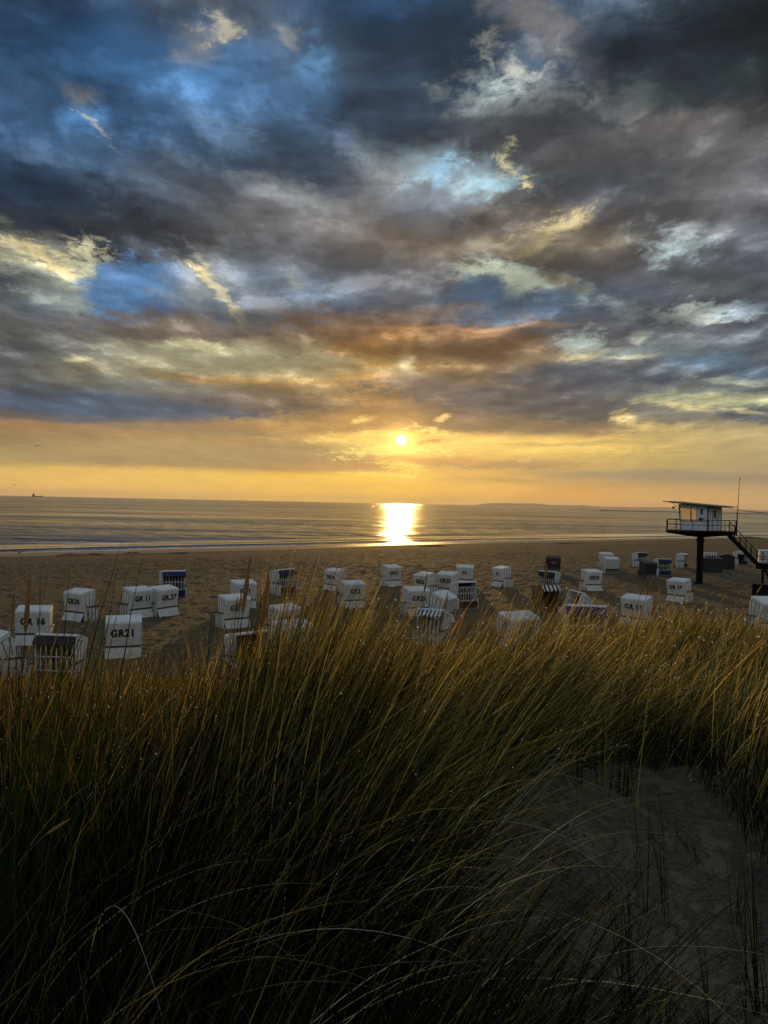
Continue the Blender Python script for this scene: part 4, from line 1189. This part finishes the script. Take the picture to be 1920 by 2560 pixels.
B('black covered beach chair in front of the far group', 1619, 1446, -42, shell='black', lining='black')
B('beach chair with bright blue front beside the black covered one', 1655, 1438, 148, lining='navy', awning='blue')
B('white beach chair tipped sideways left of the tower column', 1701, 1418, 106, lining='black', tilt=-14)
B('beach chair with black dotted awning, peeping over the dark green chest', 1772, 1418, 150, lining='black', awning='stripe_black')
B('beach chair with black and white striped awning under the stairs', 1850, 1412, 142, lining='black', awning='stripe_black', gate=False)
B('dark weathered wicker chair at the right edge below the stairs', 1908, 1520, 196, shell='dark', lining='black', tilt=10, gate=False)

# --- the two dark chests under the tower
def chest(label, px, py, w, d, h, peak, c):
    p = on_plane(px, py, 0); beta = math.atan2(p.x, p.y); dist = math.hypot(p.x, p.y) + d / 2
    x, y = dist * math.sin(beta), dist * math.cos(beta)
    e = bpy.data.objects.new('storage_chest', None); C.objects.link(e); e.location = (x, y, float(ground(x, y)) - .02); e.rotation_euler = (0, 0, -beta + R(8))
    tag(e, label, 'storage chest', 'dark storage chests under the tower')
    MB().box(-w / 2, w / 2, -d / 2, d / 2, 0, h).build('body', c, e, .02)
    lid = MB()
    if peak: lid.prism([(-w / 2 - .05, -d / 2 - .05, h), (w / 2 + .05, -d / 2 - .05, h), (w / 2 + .05, -d / 2 - .05, h + .06), (0, -d / 2 - .05, h + peak), (-w / 2 - .05, -d / 2 - .05, h + .10)], (0, d + .1, 0))
    else: lid.prism([(-w / 2 - .04, -d / 2 - .04, h), (-w / 2 - .04, -d / 2 - .04, h + .05), (-w / 2 - .04, d / 2 + .04, h + .13), (-w / 2 - .04, d / 2 + .04, h)], (w + .08, 0, 0))
    l = lid.build('lid', CL['green'] if not peak else c, e, .01)
    MB().box(-.10, .10, -d / 2 - .03, -d / 2 - .002, h * .70, h * .78).build('latch', M_trim, e)
    for sx_ in (-1, 1):
        MB().box(sx_ * w * .3 - .04, sx_ * w * .3 + .04, -d / 2 - .012, -d / 2 - .002, .1, h - .03).build('strap', M_trim, e)
    if not peak:
        MB().box(-.10, -.06, -d / 2 - .016, -d / 2 - .013, .18, .30).box(-.02, .02, -d / 2 - .016, -d / 2 - .013, .18, .30).build('mark', M_palei, e)
chest('dark green flat-lidded chest right of the tower column', 1779, 1430, 1.6, 1.0, 1.15, 0, plain('green_black_paint', (.012, .018, .014), .6))
chest('black chest with a peaked lid, right of the dark green one', 1816, 1423, 1.25, 1.0, 1.2, .26, plain('black_paint', (.013, .012, .012), .6))

# ================================================================ lifeguard tower
p0 = on_plane(1748, 1458, 0.0)
TB = math.atan2(p0.x, p0.y)
tw = bpy.data.objects.new('lifeguard_tower', None); C.objects.link(tw)
gz0 = float(ground(p0.x, p0.y))
tw.location = (p0.x, p0.y, gz0 - .02); tw.rotation_euler = (0, 0, -TB)
tag(tw, 'white lifeguard cabin numbered 1 on a single dark column with outside stairs', 'lifeguard tower')
M_dark = plain('dark_painted_steel', (.005, .005, .006), .8, .3, 4, spec=.12)
M_cab = plain('cabin_white_panel', (.60, .62, .64), .45, .06, 2)
M_blue = plain('blue_lettering', (.01, .03, .22), .5)
M_roof = plain('roof_sheet', (.05, .055, .06), .5)
m_cur, n, b = mat('curtain')
t_ = n.n('ShaderNodeBsdfTranslucent'); t_.inputs[0].default_value = (.85, .78, .60, 1)
wv = n.n('ShaderNodeTexWave'); wv.inputs['Scale'].default_value = 4; wv.inputs['Distortion'].default_value = 2
bp = n.n('ShaderNodeBump'); bp.inputs['Distance'].default_value = .04; n.put(bp.inputs['Height'], wv.outputs['Fac'])
n.t.links.new(n.n('ShaderNodeTexCoord').outputs['Object'], wv.inputs['Vector']); n.t.links.new(bp.outputs[0], t_.inputs['Normal'])
b.inputs['Base Color'].default_value = (.8, .75, .6, 1)
ms = n.n('ShaderNodeMixShader'); ms.inputs[0].default_value = .85
n.t.links.new(b.outputs[0], ms.inputs[1]); n.t.links.new(t_.outputs[0], ms.inputs[2]); n.t.links.new(ms.outputs[0], n.t.nodes['Material Output'].inputs[0])
m_glass, n, b = mat('window_glass')
gl = n.n('ShaderNodeBsdfGlossy'); gl.inputs[1].default_value = .03; tp = n.n('ShaderNodeBsdfTransparent')
ms = n.n('ShaderNodeMixShader'); lw = n.n('ShaderNodeFresnel'); lw.inputs[0].default_value = 1.45
n.t.links.new(lw.outputs[0], ms.inputs[0]); n.t.links.new(tp.outputs[0], ms.inputs[1]); n.t.links.new(gl.outputs[0], ms.inputs[2]); n.t.links.new(ms.outputs[0], n.t.nodes['Material Output'].inputs[0])

DZ = 3.92
mb = MB(); v, f = tube([(0, 0, 0), (0, 0, 3.1)], [.235, .235], 20); mb.add(v, f); mb.build('column', M_dark, tw)
mb = MB(); v, f = tube([(0, 0, 3.1), (0, 0, 3.16), (0, 0, 3.30), (0, 0, 3.42), (0, 0, 3.60)], [.24, .29, .29, .22, .30], 20); mb.add(v, f); mb.build('collar', M_dark, tw)
mb = MB(); v, f = tube([(0, 0, 0), (0, 0, .12)], [.36, .33], 20); mb.add(v, f); mb.build('foot_plate', M_dark, tw)
deck = [(-2.35, -.9), (-1.6, -1.45), (1.6, -1.45), (2.42, -.9), (2.42, 1.2), (1.4, 2.1), (-1.2, 2.1), (-2.35, 1.0)]
MB().prism([(x, y, DZ - .16) for x, y in deck], (0, 0, .16)).build('deck', M_dark, tw)
mb = MB()
for y in (-.55, .55):
    mb.prism([(-2.25, y - .06, DZ - .165), (2.3, y - .06, DZ - .165), (2.3, y - .06, DZ - .24), (.35, y - .06, DZ - .46), (-.35, y - .06, DZ - .46), (-2.25, y - .06, DZ - .22)], (0, .12, 0))
mb.box(-.6, .6, -.48, .48, DZ - .40, DZ - .17)
mb.box(-.28, .60, -1.52, -1.46, DZ - .10, DZ - .03)
mb.build('deck_beams', M_dark, tw)

# railing round the deck (open at the stairs)
rail = MB()
path = deck[3:4] + deck[2::-1] + deck[:3:-1][::-1][:0]
loop = [(2.38, -.86), (1.6, -1.41), (-1.6, -1.41), (-2.31, -.88), (-2.31, .98), (-1.2, 2.06), (1.4, 2.06), (2.38, 1.18), (2.38, .3)]
for a_, b_ in zip(loop, loop[1:]):
    for hz in (.78, .42): rail.bar((*a_, DZ + hz), (*b_, DZ + hz), .018)
    L_ = math.dist(a_, b_); k = max(1, round(L_ / .95))
    for i in range(k): 
        q = (a_[0] + (b_[0] - a_[0]) * i / k, a_[1] + (b_[1] - a_[1]) * i / k)
        rail.bar((*q, DZ), (*q, DZ + .78), .018)
rail.bar((2.38, .3, DZ), (2.38, .3, DZ + .78), .018)
rail.build('railing', M_dark, tw)

# cabin, turned so that its right side shows
CM = Matrix.Translation((.46, -.95, DZ)) @ Matrix.Rotation(R(-25), 4, 'Z')
# local: u leftwards negative along the front, v away from the viewer, front right corner at 0,0
H0, H1 = 1.76, 1.93        # wall height at the right end, at the left end
def topz(u): return H0 + (H1 - H0) * (-u / 2.1)
wall = MB()
wl = lambda z: -2.0 - .20 * z / H1      # the left wall leans outwards
# front wall around the two windows
wall.prism([(wl(0), 0, .02), (0, 0, .02), (0, 0, .70), (wl(.70), 0, .70)], (0, .05, 0), CM)
wall.prism([(wl(1.62), 0, 1.62), (0, 0, 1.62), (0, 0, topz(0)), (wl(H1), 0, H1)], (0, .05, 0), CM)
wall.prism([(-.84, 0, .70), (0, 0, .70), (0, 0, 1.62), (-.84, 0, 1.62)], (0, .05, 0), CM)
wall.prism([(wl(.7), 0, .70), (wl(.7) + .07, 0, .70), (wl(1.62) + .07, 0, 1.62), (wl(1.62), 0, 1.62)], (0, .05, 0), CM)
# right side wall with the door opening
wall.prism([(-.05, .051, .02), (-.05, .75, .02), (-.05, .75, H0), (-.05, .051, H0)], (.05, 0, 0), CM)
wall.prism([(-.05, 1.65, .02), (-.05, 2.2, .02), (-.05, 2.2, H0), (-.05, 1.65, H0)], (.05, 0, 0), CM)
wall.prism([(-.05, .751, 1.66), (-.05, 1.649, 1.66), (-.05, 1.649, H0), (-.05, .751, H0)], (.05, 0, 0), CM)
# sea side: low parapet and posts, wide open glazing above
wall.prism([(wl(0), 2.15, .02), (-.051, 2.15, .02), (-.051, 2.15, .75), (wl(.75), 2.15, .75)], (0, .05, 0), CM)
wall.prism([(wl(1.62), 2.15, 1.62), (-.051, 2.15, 1.62), (-.051, 2.15, topz(0)), (wl(H1), 2.15, H1)], (0, .05, 0), CM)
wall.prism([(wl(0), .051, .02), (wl(0), 2.149, .02), (wl(.75), 2.149, .75), (wl(.75), .051, .75)], (.05, 0, 0), CM)
wall.prism([(wl(1.66), .051, 1.66), (wl(1.66), 2.149, 1.66), (wl(H1), 2.149, H1), (wl(H1), .051, H1)], (.05, 0, 0), CM)
wall.build('cabin_wall', M_cab, tw)
MB().prism([(wl(0) + .05, .05, .03), (-.05, .05, .03), (-.05, 2.15, .03), (wl(0) + .05, 2.15, .03)], (0, 0, .02), CM).build('cabin_floor', M_dark, tw)
fr = MB()
fr.beam((wl(0), -.004, 0), (wl(H1), -.004, H1), .035, .05, CM); fr.beam((-.0, -.002, 0), (0, -.002, H0), .06, .06, CM)
fr.beam((.004, 2.2, 0), (.004, 2.2, H0), .05, .05, CM); fr.beam((wl(0), 2.2, 0), (wl(H1), 2.2, H1), .05, .05, CM)
fr.beam((.006, .75, .02), (.006, .75, H0), .03, .03, CM); fr.beam((.006, 1.65, .02), (.006, 1.65, H0), .03, .03, CM)
fr.beam((wl(1.64), -.012, 1.64), (0, -.012, 1.64), .02, .03, CM); fr.beam((wl(.69), -.012, .69), (0, -.012, .69), .02, .03, CM)
# zigzag brace above the windows
k = 9
for i in range(k):
    a_ = wl(1.7) + (0 - wl(1.7)) * i / k; b_ = wl(1.7) + (0 - wl(1.7)) * (i + 1) / k
    za, zb = (1.66, topz(b_) + .05) if i % 2 == 0 else (topz(a_) + .05, 1.66)
    fr.beam((a_, -.03, za), (b_, -.03, zb), .02, .025, CM)
fr.build('cabin_frame', M_dark, tw)
for (u0, u1), cu0 in (((-2.06, -1.28), .10), ((-1.24, -.84), .03)):
    w_ = MB()
    lo = u0 + (0 if u0 > -2 else .0)
    w_.beam((u0, .01, .70), (u0 - (.08 if u0 < -2 else 0), .01, 1.62), .03, .03, CM); w_.beam((u1, .01, .70), (u1, .01, 1.62), .03, .03, CM)
    wi = w_.build('window', M_dark, tw)
    MB().prism([(u0, .024, .71), (u1, .024, .71), (u1, .024, 1.61), (u0 - (.07 if u0 < -2 else 0), .024, 1.61)], (0, .004, 0), CM).build('pane', m_glass, wi)
    cm_ = MB()
    K_ = 16
    pp = [(u0 + .03 + (u1 - u0 - .06) * i / K_, .13 + .015 * math.sin(i * 1.9), 0) for i in range(K_ + 1)]
    cm_.add([(x, y, .72) for x, y, _ in pp] + [(x, y, 1.6) for x, y, _ in pp], [(i, i + 1, K_ + 2 + i, K_ + 1 + i) for i in range(K_)], CM)
    cm_.build('curtain', m_cur, wi)
door = MB()
for q in (((.76, .03), (.95, 1.64)), ((1.40, .03), (1.64, 1.64)), ((.951, .03), (1.399, .95)), ((.951, 1.50), (1.399, 1.64))):
    door.box(-.03, .0, q[0][0], q[1][0], q[0][1], q[1][1], CM)
d_ = door.build('door', M_cab, tw)
MB().box(-.017, -.012, .951, 1.399, .951, 1.499, CM).build('door_window', m_glass, d_)
MB().add([(-.08, .96, .96), (-.08, 1.39, .96), (-.08, 1.39, 1.49), (-.08, .96, 1.49)], [(0, 1, 2, 3)], CM).build('door_curtain', m_cur, d_)
MB().bar((.02, 1.52, .72), (.02, 1.52, .86), .015, CM).build('handle', M_dark, d_)
# roof: one thin sloping sheet with wide overhang
def rz(u): return topz(u) + .06
ro = MB()
ro.prism([(-3.25, -.45, rz(-3.25)), (.95, -.45, rz(.95)), (.95, -.45, rz(.95) + .05), (-3.25, -.45, rz(-3.25) + .05)], (0, 3.1, 0), CM)
roof = ro.build('roof', M_roof, tw)
rs = MB()
for v_ in (.1, 2.1):
    rs.beam((-3.05, v_, rz(-3.05) - .02), (.85, v_, rz(.85) - .02), .04, .05, CM)
    rs.beam((wl(H1) - .02, v_, 1.62), (-2.75, v_, rz(-2.75) - .04), .02, .025, CM); rs.beam((.02, v_, 1.62), (.32, v_, rz(.32) - .04), .02, .025, CM)
rs.build('roof_rafters', M_dark, tw)
# loudspeaker under the left eave
sp = MB(); v, f = tube([(-2.42, -.1, 1.70), (-2.50, -.1, 1.66), (-2.60, -.1, 1.63)], [.03, .05, .10], 10); sp.add(v, f, CM)
sp.bar((-2.42, -.1, 1.70), (-2.25, -.1, 1.86), .012, CM); sp.build('loudspeaker', M_dark, tw)
# number and bird emblem
me = text_mesh('1', .52, .035, .004, 1.5); o = link('number', me, tw, M_blue)
o.matrix_local = CM @ Matrix.Translation((-.46, -.008, 1.36)) @ Matrix.Rotation(R(90), 4, 'X')
bird = [(-.24, .02), (-.20, .10), (-.10, .14), (.0, .12), (.06, .08), (.20, .10), (.24, .17), (.22, .05), (.12, .02), (.10, -.05), (.02, -.10), (-.10, -.12), (-.20, -.08)]
MB().prism([(x - .44, -.012, y + .83) for x, y in bird], (0, .008, 0), CM).box(-.36, -.28, -.012, -.004, .66, .69, CM).build('emblem', M_blue, tw)
MB().prism([(-.26, -.012, 1.02), (-.16, -.012, 1.05), (-.15, -.012, .97), (-.19, -.012, .97), (-.20, -.012, 1.01)], (0, .008, 0), CM).build('emblem_tip', M_blue, tw)

# stairs: down to a landing on the right, then back towards the dune
XA, XL, ZL = 1.75, 3.72, 1.80
st = MB()
for y in (-1.15, -.25):
    st.beam((XA, y, DZ - .12), (XL + .05, y, ZL - .12), .05, .30)
N_ = 11
for i in range(N_):
    q = (i + .5) / N_; x = XA + .1 + (XL - XA - .1) * q; z = DZ - .06 + (ZL - DZ + .06) * q
    st.box(x - .12, x + .12, -1.12, -.28, z - .02, z + .015)
st.build('upper_stairs', M_dark, tw)
XR = XL + .95
ln = MB(); ln.box(XL - .05, XR, -1.2, -.2, ZL - .12, ZL - .02); ln.box(XL - .1, XR - .1, -1.19, -.21, ZL - .42, ZL - .122)
ln.build('landing', M_dark, tw)
for x, y in ((XL + .40, -1.12), (XL + .40, -.28)):
    MB().bar((x, y, -.2), (x, y, ZL - .12), .05).build('support_post', M_dark, tw)
s2 = MB()
for x in (XR - .65, XR + .05):
    s2.beam((x, -1.2, ZL - .10), (x + .85, -2.6, .02), .05, .20)
for i in range(9):
    q = (i + .5) / 9; s2.box(XR - .63 + .85 * q, XR + .03 + .85 * q, -1.2 - 1.4 * q - .10, -1.2 - 1.4 * q + .06, (ZL - .08) * (1 - q), (ZL - .08) * (1 - q) + .03)
s2.build('lower_stairs', M_dark, tw)
h = MB()
for y in (-1.17, -.23):
    for k in (.42, .80): h.bar((XA + .15, y, DZ - .08 + k), (XL, y, ZL + k), .018)
    for i in range(6):
        q = i / 5; x = XA + .15 + (XL - XA - .15) * q; z = DZ - .1 + (ZL - DZ + .1) * q; h.bar((x, y, z), (x, y, z + .82), .018)
for k in (.42, .80): h.bar((XL, -.22, ZL + k), (XR, -.22, ZL + k), .018); h.bar((XR, -.22, ZL + k), (XR, -1.2, ZL + k), .018)
for x, y in ((XR, -.22), (XR, -.7), (XL + .45, -.22)): h.bar((x, y, ZL), (x, y, ZL + .8), .018)
for x in (XR - .65, XR + .05):
    for k in (.42, .80): h.bar((x, -1.2, ZL + k), (x + .85, -2.6, .06 + k), .018)
    for i in range(4): q = i / 3; h.bar((x + .85 * q, -1.2 - 1.4 * q, ZL * (1 - q)), (x + .85 * q, -1.2 - 1.4 * q, ZL * (1 - q) + .82), .018)
h.build('handrails', M_dark, tw)

TM = Matrix.Translation(tw.location) @ Matrix.Rotation(-TB, 4, 'Z')
# flagpole clamped to the deck
fp = bpy.data.objects.new('flagpole', None); C.objects.link(fp); fp.location = TM @ Vector((2.36, -.80, DZ - .3)); fp.rotation_euler = (0, 0, -TB)
tag(fp, 'slender bare flagpole rising beside the tower deck', 'flagpole')
v, f = tube([(0, 0, 0), (.04, 0, 1.7)], [.035, .035], 8); MB().add(v, f).build('lower_pole', M_dark, fp)
v, f = tube([(.04, 0, 1.5), (.12, 0, 4.05)], [.028, .014], 8); MB().add(v, f).build('upper_pole', plain('red_brown_pole', (.09, .03, .025), .5), fp)
v, f = tube([(.12, 0, 4.05), (.12, 0, 4.12)], [.03, .03], 8); MB().add(v, f).box(.12, .19, -.01, .01, 4.06, 4.09).build('truck', M_dark, fp)
# two thin lines from the roof to the right
for k, (pa, pb, ya, yb) in enumerate((((1800, 1267), (2000, 1283), 55, 60), ((1801, 1266), (2000, 1279), 55, 62))):
    A_ = at_depth(*pa, ya); B_ = at_depth(*pb, yb)
    pts_ = [A_.lerp(B_, i / 12) - Vector((0, 0, (.18 + .1 * k) * math.sin(math.pi * i / 12))) for i in range(13)]
    v, f = tube(pts_, [.012] * 13, 4); o_ = MB().add(v, f).build('cable', M_dark)
    tag(o_, ('lower sagging cable' if k == 0 else 'upper cable') + ' running from the tower roof to the right', 'cable')

# ================================================================ far things
msh = plain('ship_hull_paint', (.03, .028, .03), .7, .3, .05)
D_ = 6000.; p = at_depth(94, 1239, D_); p.z = SEA_Z
sh = bpy.data.objects.new('cargo_ship', None); C.objects.link(sh); sh.location = p
tag(sh, 'dark cargo ship low on the horizon at far left', 'ship')
MB().prism([(-40, -6, -1), (-42, -6, 7), (-34, -6, 7.5), (34, -6, 6), (42, -6, 9), (38, -6, -1)], (0, 12, 0)).build('hull', msh, sh)
MB().box(-38, -24, -5, 5, 7.4, 20).box(-36, -27, -6, 6, 20.01, 24).build('bridge_house', msh, sh)
MB().box(-31, -28, -1.5, 1.5, 24.02, 29).build('funnel', msh, sh)
MB().box(29, 31, -.8, .8, 6.2, 19).build('mast', msh, sh)
# the long low mole
mole = MB()
xs_ = [at_depth(px, 1272, 1500).x for px in (1500, 1504, 1508, 2200)]
mole.prism([(xs_[0], 1500, SEA_Z - .5), (xs_[3], 1500, SEA_Z - .5), (xs_[3], 1500, SEA_Z + 1.1), (xs_[2], 1500, SEA_Z + 1.0), (xs_[1], 1500, SEA_Z + .7)], (0, 8, 0))
mole.box(xs_[1], xs_[1] + 1.5, 1502, 1504, SEA_Z + .6, SEA_Z + 3)
tag(mole.build('breakwater', msh), 'long low dark breakwater running out from the right edge', 'breakwater')

# gulls: two in the air at far left, a few at the waterline
mgl = plain('gull_feathers', (.10, .10, .11), .8)
def gull_fly(px, py, D, span, lab):
    o = MB(); c = at_depth(px, py, D)
    v, f = tube([(-.0, -.22, 0), (0, -.1, .02), (0, .12, .02), (0, .25, .0)], [.02, .06, .055, .015], 8); o.add(v, f)
    for s_ in (-1, 1):
        o.prism([(0, -.07, .03), (s_ * span * .25, -.10, .13), (s_ * span * .5, .02, .06), (s_ * span * .25, .06, .12), (0, .08, .03)], (0, 0, .012))
    q = o.build('gull', mgl); q.location = c; q.rotation_euler = (R(8), R(-12), R(35)); tag(q, lab, 'bird')
gull_fly(96, 1115, 110, 1.1, 'small dark gull flying in the yellow sky at far left')
gull_fly(39, 1212, 170, 1.0, 'tiny dark gull just above the horizon at far left')
def gull_stand(px, py, lab):
    p = on_plane(px, py, -.75); g_ = float(ground(p.x, p.y)); z_ = max(g_, SEA_Z) - .02
    e = bpy.data.objects.new('gull', None); C.objects.link(e); e.location = (p.x, p.y, z_); e.rotation_euler = (0, 0, R(random.uniform(0, 360)))
    tag(e, lab, 'bird', 'gulls standing at the waterline')
    v, f = tube([(-.24, 0, .20), (-.14, 0, .22), (0, 0, .24), (.12, 0, .29), (.17, 0, .36), (.21, 0, .40), (.25, 0, .385), (.31, 0, .375)], [.015, .05, .085, .07, .04, .045, .03, .008], 10)
    MB().add(v, f).build('body', mgl, e)
    for s_ in (-.03, .03):
        MB().bar((0, s_, 0), (0, s_, .18), .008).build('leg', mgl, e)
gull_stand(50, 1385, 'dark gull standing in the shallows at far left')
gull_stand(1624, 1346, 'left one of two gulls at the waterline left of the tower')
gull_stand(1649, 1346, 'right one of two gulls at the waterline left of the tower')
gull_stand(1768, 1341, 'gull at the waterline just right of the tower column')

# weed heaps thrown up along the beach
mweed = plain('dried_weed', (.035, .026, .016), .95, .5, 9)
def weed(px, py, w, h, lab):
    p = on_plane(px, py, -.35); rg = np.random.default_rng(int(px))
    nx_, ny_ = 26, 12; gx_, gy_ = np.meshgrid(np.linspace(-1, 1, nx_), np.linspace(-1, 1, ny_))
    rr = np.clip(1 - gx_ ** 2 - gy_ ** 2, 0, 1)
    hh_ = .6 * h * rr ** .7 * (.6 + 1.3 * vnoise(gx_ * 5 + px, gy_ * 4, 3)) 
    X_ = gx_ * w / 2 + rg.normal(0, .03, gx_.shape); Y_ = gy_ * w * .3
    Z_ = ground(p.x + X_, p.y + Y_) + hh_ - .03
    me = mesh_np('seaweed_heap', np.stack([X_, Y_, Z_ - float(ground(p.x, p.y))], -1).reshape(-1, 3), grid_faces(ny_, nx_), True)
    o = link('seaweed_heap', me, m=mweed); o.location = (p.x, p.y, float(ground(p.x, p.y))); tag(o, lab, 'seaweed', 'seaweed heaps along the tide line')
weed(178, 1385, 3.6, .22, 'widest dark seaweed heap near the water at far left')
weed(238, 1386, 2.2, .20, 'small seaweed heap next to the widest one at far left')
weed(330, 1381, 2.4, .20, 'seaweed heap farther right on the left part of the tide line')
weed(450, 1384, 2.6, .15, 'flat seaweed heap left of the middle near the water')
weed(1080, 1368, 4.5, .22, 'seaweed heap right of the sun streak near the water')
weed(1420, 1362, 6.5, .22, 'long seaweed heap well left of the tower near the water')
weed(1870, 1345, 7.5, .45, 'big dark seaweed bank behind the tower stairs')
